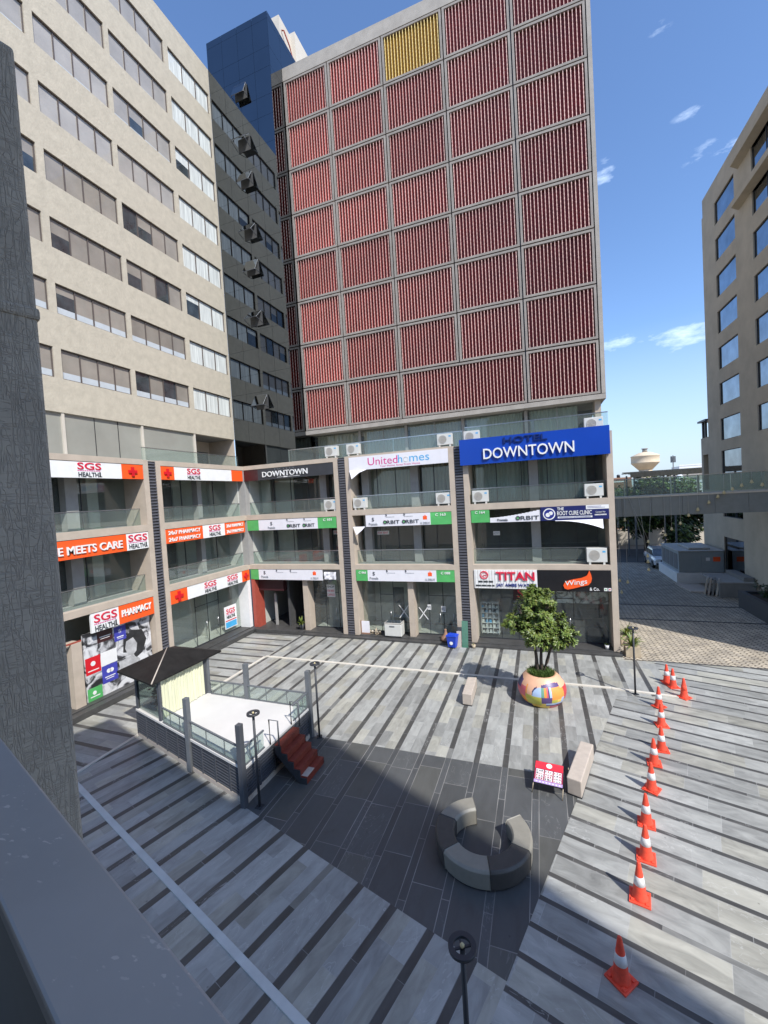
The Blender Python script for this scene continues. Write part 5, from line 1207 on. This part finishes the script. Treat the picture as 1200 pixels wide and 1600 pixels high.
b = MB(); b.lathe([(rim - 0.1, 0.9), (rim - 0.1, 0.99), (0.05, 1.03)], 30, PX, PY); b.build('soil', 'soil', pl)
b = MB(); rr = random.Random(8)
for i in range(2600):
    a = rr.uniform(0, 2 * pi); r = (rim - 0.11) * math.sqrt(rr.random()); x, y = PX + r * cos(a), PY + r * sin(a); h = rr.uniform(0.1, 0.24)
    lean = Vector((rr.gauss(0, .07), rr.gauss(0, .07), 0)) + Vector((cos(a), sin(a), 0)) * (r / rim) * 0.08; s_ = Vector((rr.uniform(-1, 1), rr.uniform(-1, 1), 0)).normalized() * 0.008
    p = Vector((x, y, 1.0)); m2 = p + lean * .4 + Vector((0, 0, h * .6)); tp = p + lean + Vector((0, 0, h))
    b.add([p - s_, p + s_, m2 + s_ * .8, m2 - s_ * .8, tp], [(0, 1, 2, 3), (3, 2, 4)])
go = b.build('planter_grass', 'grass', None, origin=(PX, PY, 1.0), M=T((0, 0, 0)))
go['kind'] = 'stuff'; go['label'] = 'tufted green grass filling the painted planter around the trunk'; go['category'] = 'grass'
def leaf_cluster(b, c, axis, n, ln, wd, rr, mis=(0,)):
    """a rosette of n pointed leaves round the tip c"""
    axis = axis.normalized(); x = axis.cross(Vector((0.3, 0.2, 1))) 
    if x.length < 1e-3: x = Vector((1, 0, 0))
    x.normalize(); y = axis.cross(x)
    for i in range(n):
        a = 2 * pi * i / n * 2.4 + rr.uniform(-.4, .4); up = rr.uniform(-0.15, 0.9)
        d = (x * cos(a) + y * sin(a) + axis * up).normalized(); l_ = ln * rr.uniform(0.65, 1.15); wv = d.cross(axis).normalized() * wd * rr.uniform(.7, 1.1)
        if wv.length < 1e-4: continue
        p = c + axis * rr.uniform(-.10, .03); mpt = p + d * l_ * .55; fold = d.cross(wv).normalized() * wd * 0.25
        e = p + d * l_ - Vector((0, 0, l_ * .12))
        o = len(b.v); b.v += [p, mpt + wv + fold, e, mpt - wv + fold, mpt - fold * .4]
        mi = rr.choice(mis); b.f += [[o, o + 1, o + 4], [o + 1, o + 2, o + 4], [o + 2, o + 3, o + 4], [o + 3, o, o + 4]]; b.m += [mi] * 4; b.s += [False] * 4
tr = thing('planter_tree', 'small bushy green tree growing from the painted planter', 'tree', (PX, PY, 1.0))
rr = random.Random(21); tk = MB(); lf = MB()
base = Vector((PX, PY, 1.0)); stems = [(Vector((-.12, 0, 0)), Vector((-.18, .05, 1.0))), (Vector((.02, .03, 0)), Vector((.05, .1, 1.05))), (Vector((.06, -.02, 0)), Vector((.35, -.05, 0.95)))]
lobes = [(Vector((-.05, .05, 2.55)), Vector((.72, .62, .72)), 110), (Vector((-.75, -.05, 1.95)), Vector((.50, .45, .36)), 42), (Vector((.72, -.05, 1.55)), Vector((.62, .5, .42)), 58), (Vector((.25, .1, 1.95)), Vector((.75, .6, .5)), 70), (Vector((-.2, -.15, 1.75)), Vector((.45, .45, .4)), 26), (Vector((.15, -.1, 1.15)), Vector((.25, .25, .25)), 6), (Vector((.05, -.1, 1.4)), Vector((.62, .5, .3)), 34), (Vector((-.15, 0, 3.05)), Vector((.4, .4, .28)), 26)]
ends = [base + s1 for s0, s1 in stems]
for s0, s1 in stems: tk.tube([base + s0, base + s0 * .6 + s1 * .5 + Vector((rr.gauss(0, .03), rr.gauss(0, .03), 0)), base + s1], [.07, .06, .045], 8)
for ce, rad, cnt in lobes:
    hub = base + ce - Vector((0, 0, rad.z * .7)); nearest = min(ends, key=lambda q: (q - hub).length); mm = (nearest + hub) / 2 + Vector((rr.gauss(0, .05), rr.gauss(0, .05), .05)); tk.tube([nearest, mm, hub], [.04, .032, .024], 6)
    for i in range(int(cnt * 1.45)):
        d = Vector((rr.gauss(0, 1), rr.gauss(0, 1), rr.gauss(0.15, 1))).normalized(); q = rr.uniform(.6, 1.12) if rr.random() < .75 else rr.uniform(.2, .65)
        tip = base + ce + Vector((d.x * rad.x, d.y * rad.y, d.z * rad.z)) * q
        tk.tube([hub, (hub + tip) / 2 + Vector((0, 0, -.03)), tip], [.015, .011, .007], 4); leaf_cluster(lf, tip, (tip - hub) + Vector((0, 0, .25)), rr.randint(18, 25), .165, .034, rr, (0, 0, 1))
tk.build('trunk', 'bark', tr); lf.build('crown', ['leaf', 'leaflight'], tr)

# ================================================================== things along the shop fronts
t = thing('wheelie_bin', 'blue plastic bin with lid beside the green glass sheet', 'bin', (-4.5, 21.12, 0))
b = MB(); b.add([(-.2, -.18, .06), (.2, -.18, .06), (.2, .18, .06), (-.2, .18, .06), (-.26, -.24, .62), (.26, -.24, .62), (.26, .24, .62), (-.26, .24, .62)], [(3, 2, 1, 0), (4, 5, 6, 7), (0, 1, 5, 4), (1, 2, 6, 5), (2, 3, 7, 6), (3, 0, 4, 7)]); BM = T((-4.5, 21.12, 0)) @ RZ(-8); b.build('body', 'bin', t, BM, bevel=0.02)
b = MB(); b.box(-.28, .28, -.26, .27, .62, .68); b.box(-.2, .2, -.2, .2, .68, .71); b.build('lid', 'bin', t, BM, bevel=0.02)
for x in (-.2, .2): MB().lathe([(.06, -.03), (.06, .03)], 12, M=T((x, .2, .06)) @ Matrix.Rotation(pi / 2, 4, 'Y')).build('wheel', 'tyre', t, BM)
MB().lathe([(.09, 0), (.09, .004)], 18, M=T((0, -.218, .3)) @ RX(84)).build('sticker', 'white', t, BM)
t = thing('glass_sheet', 'green edged glass sheet leaning against the pier by the blue bin', 'glass sheet', (-3.95, 21.25, 0)); MB().box(-.16, .16, -.01, .01, 0, 1.35, M=T((-3.88, 21.22, 0.0)) @ RX(-10)).build('pane', 'greenglass', t)
t = thing('board_offcut', 'grey board offcut leaning between the bin and the green glass sheet', 'board', (-4.2, 21.2, 0)); MB().box(-.12, .12, -.012, .012, 0, .82, M=T((-4.19, 21.22, 0)) @ RX(-9)).build('sheet', 'stone', t)
t = thing('chest_freezer', 'white chest freezer with dark glass top outside the empty centre shop', 'freezer', (-7.95, 21.9, 0.14)); FM = T((-7.95, 21.95, .14))
MB().box(-.5, .5, -.3, .3, .05, .72).build('cabinet', 'acwhite', t, FM, bevel=0.03)
MB().box(-.5, .5, -.3, .3, .725, .80).build('lid_frame', 'acgrill', t, FM, bevel=0.015); MB().box(-.44, .44, -.25, .25, .80, .812).build('glass_lid', 'darkpane', t, FM)
MB().box(-.2, .1, -.318, -.301, .58, .64).build('handle', 'midgrey', t, FM)
for x in (-.42, .42):
    for y in (-.22, .22): MB().lathe([(.03, 0), (.03, .05)], 8, x, y).build('foot', 'charcoal', t, FM)
t = thing('signboard_stand', 'small white standing board with brown frame left of the chest freezer', 'board', (-9.75, 21.95, .14)); SM = T((-9.72, 21.92, .14))
MB().box(-.24, .24, .0, .05, .08, .75).build('panel', 'offwhite', t, SM); MB().box(-.26, .26, -.02, .08, 0, .08).build('foot', 'brick', t, SM); MB().box(-.29, -.245, -.01, .06, .08, .78).build('edge', 'brick', t, SM)
rr = random.Random(31)
for i, (x, y, l) in enumerate(((-9.2, 22.2, 'largest'), (-8.95, 22.0, 'flat'), (-9.4, 22.1, 'crumpled'))):
    t = thing('debris_bundle', 'heap of pale torn packing in the doorway, the %s of the pieces' % l, 'debris', (x, y, .14), group='torn packing in the empty shop doorway')
    b = MB()
    for k in range(26):
        p = Vector((x + rr.gauss(0, .13), y + rr.gauss(0, .08), .15 + abs(rr.gauss(0, .11)))); a = Vector((rr.uniform(-1, 1), rr.uniform(-1, 1), rr.uniform(-.5, .5))).normalized() * rr.uniform(.06, .15); c = a.cross(Vector((0, .4, 1))).normalized() * rr.uniform(.03, .08)
        b.quad(p - a, p - c, p + a, p + c, rr.randint(0, 1))
    b.build('scraps', ['pale', 'clay'], t)
t = thing('sack', 'slumped brown sack left of the blue bin', 'sack', (-5.0, 21.75, .1)); b = MB(); b.lathe([(.22, 0), (.3, .08), (.24, .2), (.10, .36), (.05, .55), (.07, .62)], 14, -5.0, 21.8); b.xf(T((0, 0, .1))); b.build('cloth', 'brick', t)
def plant_pot(x, y, z, rp, hp, nl, ll, label, k='clay', lk='leaflight', name='potted_plant', w_=.045, square=False):
    t = thing(name, label, 'potted plant', (x, y, z), group='potted plants by the shop fronts')
    b = MB()
    if square: b.box(x - rp, x + rp, y - rp, y + rp, z, z + hp)
    else: b.lathe([(rp * .7, z), (rp, z + hp), (rp * .88, z + hp), (rp * .8, z + hp - .05)], 18, x, y)
    b.build('pot', k, t)
    b = MB(); q = random.Random(int(x * 100 + y * 10))
    for i in range(nl):
        a = q.uniform(0, 2 * pi); L_ = ll * q.uniform(.6, 1.1); d = Vector((cos(a), sin(a), 0)); sd_ = Vector((-sin(a), cos(a), 0)) * w_
        el = q.uniform(.5, 1.35); prev = None; o = Vector((x, y, z + hp - .03))
        for s in range(6):
            u = s / 5; p = o + d * (L_ * u * cos(el)) + Vector((0, 0, L_ * (sin(el) * u - .55 * u * u * cos(el)))); ww = sd_ * (sin(pi * min(.98, u * .85 + .12)))
            cur = (p - ww, p + ww)
            if prev: b.quad(prev[0], prev[1], cur[1], cur[0], q.randint(0, 1))
            prev = cur
    b.build('foliage', [lk, 'leaf'], t)
plant_pot(3.75, 21.75, 0, .3, .45, 34, .85, 'yellow green spiky plant in a sandy square pot at the arcade corner', square=True)
plant_pot(3.8, 23.2, 0, .3, .45, 34, .9, 'farther spiky plant in a sandy square pot beside the arcade wall', square=True)
plant_pot(-13.95, 21.85, .14, .17, .42, 26, .55, 'pale leaved plant in a dark pot at the entrance passage', k='charcoal')
plant_pot(2.75, 21.95, .14, .11, .2, 12, .2, 'tiny plant in a white pot at the food shop doorstep', k='white', w_=.02)
plant_pot(-3.45, 21.25, 0, .11, .18, 8, .12, 'small dried plant in a pinkish pot at the louvre strip foot', k='peach' if 'peach' in M_ else 'clay', w_=.015)
t = thing('advert_standee', 'tall poster standee with a peach coloured picture inside the watch shop', 'standee', (-.85, 22.8, .14)); MB().box(-1.2, -.62, 22.8, 22.84, .3, 1.75).build('poster_panel', pm[0], t); MB().box(-1.25, -1.205, 22.78, 22.86, .14, 2.6).build('frame_edge', 'black', t); MB().box(-1.2, -.6, 22.75, 22.95, .14, .29).build('base', 'charcoal', t)
t = thing('red_poster', 'dark red square poster hung in the watch shop window', 'poster', (-1.05, 22.4, 2.6)); MB().box(-1.45, -.75, 22.43, 22.45, 2.25, 3.0).build('sheet', 'maroon', t); txt('S', -1.1, 2.62, .3, .45, t, 'signred', T((0, 22.43, 0)), y=-.002, depth=.004)

# ================================================================== bells on the bridge
def make_bell(x, z, top, label, lean=0.0):
    t = thing('hanging_bell', label, 'bell', (x, 29.86, z), group='golden bells hung from the footbridge')
    b = MB(); b.lathe([(.035, z + .17), (.06, z + .13), (.07, z + .05), (.105, z), (.09, z + .005)], 12, x, 29.86); b.tube([(x, 29.86, z + .05), (x, 29.86, z - .05)], .018, 5); b.build('bell', 'gold', t)
    b = MB(); b.tube([(x, 29.86, z + .17), (x - lean, 29.88, top)], .009, 4); b.build('cord', 'string', t)
bl = [(6.26, 4.2, 5.0 * .2, 'on the bundle of slanted cords, upper'), (6.2, 3.3, .9, 'on the bundle of slanted cords, middle'), (6.22, 2.45, .4, 'on the bundle of slanted cords, lowest'), (6.21, 2.95, -.3, 'on the bundle of slanted cords, second lowest'), (5.05, 1.65, 0, 'low beside the arcade corner'), (5.02, 5.6, 0, 'just under the bridge near the arcade'), (7.17, 4.6, 0, 'fourth below the deck edge'), (7.52, 4.95, 0, 'third below the deck edge'),
      (7.98, 5.28, 0, 'second below the deck edge'), (8.41, 5.75, 0, 'level with the bridge underside'), (8.88, 6.08, 0, 'on the cladding, left one'), (9.44, 6.48, 0, 'on the cladding, middle'), (9.89, 6.8, 0, 'on the cladding, right one'), (10.19, 7.02, 0, 'at the deck line'),
      (10.59, 7.2, 0, 'just above the deck line'), (11.03, 7.38, 0, 'in front of the glass rail, left'), (11.5, 7.56, 0, 'in front of the glass rail, highest'), (11.98, 7.36, 0, 'in front of the glass rail, right end'), (4.68, 1.0, 0, 'lowest of all, against the arcade side'), (4.6, 1.75, 0, 'second lowest against the arcade side')]
for x, z, ln, l in bl: make_bell(x, z, 7.06 if z < 6.9 else 8.2, 'small golden bell on a cord, ' + l, ln)

# ================================================================== service yard
t = thing('generator_cabinet', 'grey generator cabinet on a pale plinth beside the taupe block', 'cabinet', (11.2, 40, 0))
MB().box(9.75, 12.9, 37.8, 43.0, 0, .78).build('plinth', 'white', t, bevel=.02)
MB().box(9.95, 12.85, 38.0, 42.8, .80, 2.40).build('casing', 'container', t, bevel=.03)
b = MB(); b.box(9.9, 12.9, 37.95, 42.85, 2.405, 2.47); b.box(10.8, 12.2, 38.6, 41.5, 2.47, 2.62); b.build('roof', 'acgrill', t, bevel=.05)
for x0, x1 in ((10.05, 11.38), (11.42, 12.75)): MB().box(x0, x1, 37.975, 37.999, .9, 2.3).build('door', 'container', t)
MB().box(12.15, 12.6, 37.96, 37.974, 1.65, 2.0).build('warning_plate', 'orange', t); MB().box(11.7, 11.95, 37.96, 37.974, 1.7, 1.95).build('notice_plate', 'white', t)
for k in range(4): MB().box(9.93, 9.949, 38.3 + k * 1.1, 39.2 + k * 1.1, 1.0, 2.2).build('vent_panel', 'midgrey', t)
t = thing('low_wall', 'low grey masonry bay with a flat cap against the taupe block', 'wall', (12, 35, 0))
b = MB(); b.box(11.0, 12.95, 33.4, 33.65, 0, .95); b.box(12.4, 12.95, 33.66, 36.5, 0, 1.3); b.build('masonry', 'grey', t); MB().box(10.95, 12.95, 33.35, 36.4, .955, 1.03).build('cap', 'column', t)
for i in range(4):
    t = thing('leaning_panel', 'pale board leaning at the low masonry bay, number %s from the left' % ('one', 'two', 'three', 'four')[i], 'board', (10.6 + i * .14, 34.6, 0), group='boards leaning by the low masonry bay'); MB().box(-.05, .05, -.5, .5, 0, 1.1, M=T((10.55 + i * .17, 34.6 - i * .15, .0)) @ RZ(-20) @ Matrix.Rotation(R(8), 4, 'Y')).build('board', ('pale', 'stone', 'grey', 'pale')[i], t)
t = thing('planter_wall', 'long dark granite planter box along the foot of the taupe block', 'planter', (12, 27, 0))
b = MB(); b.box(11.2, 11.45, 21.6, 31.2, 0, 1.0); b.box(11.46, 12.98, 30.95, 31.2, 0, 1.0); b.box(11.46, 12.98, 21.6, 21.85, 0, 1.0); b.build('wall', 'charcoal', t); MB().box(11.46, 12.98, 21.86, 30.94, 0, .85).build('soil', 'soil', t)
rr = random.Random(17)
for i in range(7):
    t = thing('planter_shrub', 'dark leafy shrub in the long granite planter, %s from its far end' % ('first', 'second', 'third', 'fourth', 'fifth', 'sixth', 'seventh')[i], 'shrub', (12.2, 30.2 - i * 1.25, .85), group='shrubs in the granite planter')
    b = MB(); s = MB(); c = Vector((12.2, 30.2 - i * 1.25, .85))
    for k in range(26):
        d = Vector((rr.gauss(0, .3), rr.gauss(0, .35), abs(rr.gauss(.45, .28)))); s.tube([c, c + d], [.012, .005], 4); leaf_cluster(b, c + d, d, 9, .2, .04, rr)
    s.build('stem', 'bark', t); b.build('foliage', 'leafdark', t)
# white car
CM = T((10.5, 45.8, 0)) @ RZ(0)
t = thing('parked_car', 'white off-road car parked behind the generator cabinet', 'car', M=CM)
def car_loft(sts, mats, name, k, M=CM, par=t):
    b = MB(); 
    for y, w0, z0, w1, z1, w2, z2 in sts: b.v += [Vector(p) for p in ((-w0, y, z0), (-w1, y, z1), (-w2, y, z2), (w2, y, z2), (w1, y, z1), (w0, y, z0))]
    n = len(sts)
    for i in range(n - 1):
        for q in range(6): b.f.append([i * 6 + q, (i + 1) * 6 + q, (i + 1) * 6 + (q + 1) % 6, i * 6 + (q + 1) % 6]); b.m.append(0); b.s.append(False)
    b.f += [list(range(6)), [(n - 1) * 6 + q for q in range(6)][::-1]]; b.m += [0, 0]; b.s += [False] * 2
    return b.build(name, k, par, M, bevel=.05)
car_loft([(-2.2, .80, .38, .86, .72, .70, .92), (-1.9, .90, .32, .93, .8, .82, 1.02), (-1.0, .92, .3, .94, .86, .84, 1.08), (1.6, .92, .3, .94, .88, .84, 1.1), (2.2, .88, .36, .9, .85, .8, 1.08)], 0, 'body', 'carpaint')
car_loft([(-1.15, .80, 1.06, .80, 1.08, .78, 1.1), (-.45, .80, 1.06, .72, 1.5, .66, 1.62), (1.3, .80, 1.06, .72, 1.52, .66, 1.66), (2.1, .80, 1.06, .78, 1.1, .74, 1.12)], 0, 'cabin', 'darkpane')
b = MB(); b.box(-.66, .66, -.45, 1.35, 1.635, 1.69); b.build('roof', 'carpaint', t, CM, bevel=.03)
MB().box(-.45, .45, -2.23, -2.19, .62, .84).build('grille', 'black', t, CM)
for x in (-.66, .66): MB().box(x - .17, x + .17, -2.215, -2.1, .7, .86).build('headlight', 'white', t, CM); MB().box(x - .14, x + .14, -2.22, -2.1, .42, .55).build('fog_lamp', 'black', t, CM)
for x in (-.86, .86):
    for y in (-1.4, 1.4):
        wh = MB().lathe([(.2, -.11), (.34, -.11), (.36, 0), (.34, .11), (.2, .11)], 20, M=T((x, y, .36)) @ Matrix.Rotation(pi / 2, 4, 'Y')).build('wheel', 'tyre', t, CM); MB().lathe([(.19, -.115), (.19, .115)], 14, M=T((x, y, .36)) @ Matrix.Rotation(pi / 2, 4, 'Y')).build('rim', 'midgrey', wh, CM)

# ================================================================== beyond the road
def far_tree(x, y, h, r, label, seed, k='leafdark', n=900, ls=.42):
    q = random.Random(seed); t = thing('street_tree', label, 'tree', (x, y, 0), group='trees beyond the footbridge')
    tb = MB(); b = MB(); hub = Vector((x, y, h * .38)); tb.tube([(x, y, 0), (x + q.gauss(0, .15), y, h * .2), hub], [.32, .26, .2], 8)
    lob = [Vector((q.gauss(0, r * .5), q.gauss(0, r * .45), h * .62 + q.gauss(0, h * .13))) for _ in range(11)]
    for l in lob: tb.tube([hub, (hub + Vector((x, y, 0)) + l) / 2 + Vector((0, 0, .3)), Vector((x, y, 0)) + l], [.14, .09, .04], 5)
    for i in range(n):
        l = q.choice(lob); d = Vector((q.gauss(0, 1), q.gauss(0, 1), q.gauss(0, .8))).normalized() * (r * .42) * q.uniform(.4, 1.1)
        leaf_cluster(b, Vector((x, y, 0)) + l + d, d + Vector((0, 0, .4)), 5, ls, ls * .22, q, (0, 0, 1))
    tb.build('trunk', 'bark', t); b.build('crown', [k, 'leaf'], t)
far_tree(11.2, 54, 8.6, 3.6, 'dark broad tree behind the footbridge, right of the others', 41, n=2600, ls=.6)
far_tree(8.6, 58, 8.0, 3.0, 'dark tree behind the left part of the footbridge', 42, n=2000, ls=.55)
far_tree(15.5, 56, 8.4, 3.4, 'dark tree behind the end of the taupe block', 43, n=1400, ls=.55)
far_tree(12.6, 70, 8.3, 3.5, 'paler tree seen over the footbridge rail', 44, 'leaf', 700, .5)
far_tree(21, 84, 9.2, 4, 'distant round tree right of the water tower', 45, 'leaf', 500, .6)
t = thing('boundary_wall', 'pale boundary wall with stepped top along the far side of the road', 'wall', (14, 60, 0))
b = MB(); b.box(3, 40, 60.6, 60.9, 0, 1.9); b.build('masonry', 'pale', t); b = MB(); b.box(3, 40, 60.55, 60.95, 1.9, 2.0); b.build('coping', 'concrete', t)
t = thing('brick_pier', 'brown brick stair block beyond the road at the arcade corner', 'building', (8.6, 62, 0)); MB().box(7.3, 8.9, 58, 61, 0, 6.6).build('walls', 'concrete', t); MB().box(7.7, 8.6, 57.95, 57.99, 1.2, 3.6).build('opening', 'innerdark', t); MB().box(8.9, 11.2, 61, 66, 0, 8.1).build('brick_wall', 'brick', t)
rr = random.Random(77)
def house(x, y, w_, d_, h, k, label, nw):
    t = thing('house', label, 'house', (x, y, 0), group='low houses beyond the road'); b = MB(); b.box(x - w_ / 2, x + w_ / 2, y, y + d_, 0, h); b.build('walls', k, t)
    b = MB(); b.box(x - w_ / 2 - .1, x + w_ / 2 + .1, y - .1, y + .15, h + .002, h + .5); b.build('parapet', k, t)
    for fl in range(int(h // 3)):
        for i in range(nw):
            cx = x - w_ / 2 + w_ * (i + .5) / nw; f = MB().box(cx - .6, cx + .6, y - .04, y - .002, fl * 3 + 1.0, fl * 3 + 2.3).build('window', 'darkpane', t)
    MB().lathe([(.6, h + .5), (.62, h + 1.5), (.3, h + 1.75)], 12, x + w_ * .25, y + d_ * .5).build('roof_tank', rr.choice(('black', 'white')), t)
house(14, 92, 9, 9, 6.3, 'pale', 'cream two storey house beyond the bridge, left', 4); house(24.5, 96, 10, 9, 7.2, 'white', 'white house with dark windows beyond the bridge', 4); house(36, 100, 11, 9, 6.4, 'pale', 'cream house beyond the bridge at the taupe block', 4)
house(17, 130, 10, 9, 8.0, 'white', 'white distant house left of the water tower', 3); house(44, 150, 14, 10, 9.0, 'concrete', 'grey distant house right of the water tower', 5); house(26, 180, 14, 10, 9.5, 'brick', 'brown distant house under the water tower', 5); house(60, 190, 18, 10, 13, 'white', 'white distant block far right', 6)
house(40, 76, 14, 9, 11, 'white', 'white house with balconies showing past the taupe block wing', 5)
t = thing('water_tower', 'sandy coloured round water tank on a concrete shaft in the distance', 'water tower', (31.4, 150, 0))
MB().lathe([(1.9, 0), (1.8, 11.65)], 24, 31.4, 150).build('shaft', 'concpale', t)
MB().lathe([(1.9, 11.6), (3.75, 13.6), (3.9, 13.75), (3.8, 13.9), (3.8, 15.6), (3.95, 15.75), (3.8, 15.95), (1.7, 16.9), (.3, 17.15)], 36, 31.4, 150).build('tank', 'concpale', t)
b = MB(); b.lathe([(.7, 17.1), (.7, 18.0)], 14, 31.4, 150); b.lathe([(.95, 18.0), (.9, 18.2)], 14, 31.4, 150); b.build('roof_vent', 'concrete', t)
t = thing('phone_mast', 'thin grey mast with a cluster of panel antennas in the distance', 'mast', (31, 120, 0)); MB().lathe([(.2, 0), (.12, 13.9)], 8, 31, 120).build('pole', 'midgrey', t)
for k in range(5): a = k * 1.26; MB().box(-.12, .12, -.08, .08, 12.2, 13.7, M=T((31 + .42 * cos(a), 120 + .42 * sin(a), 0)) @ RZ(math.degrees(a))).build('antenna', 'midgrey', t)
t = thing('pergola', 'weathered slatted pergola roof on thin posts above the footbridge rail', 'pergola', (12, 50, 0)); b = MB()
for k in range(6): b.box(8.6, 16.2, 47.6 + k * .8, 47.7 + k * .8, 8.75 + k * .05, 8.85 + k * .05)
for k in range(26): b.box(8.6 + k * .3, 8.7 + k * .3, 47.4, 52, 8.86 + .02, 8.94 + .02)
b.box(8.6, 16.2, 47.3, 47.38, 8.45, 8.9); b.build('slats', 'clay', t)
for x in (9.0, 12.4, 15.9):
    for y in (47.8, 51.6): MB().box(x - .07, x + .07, y - .07, y + .07, 0, 8.7).build('post', 'midgrey', t)
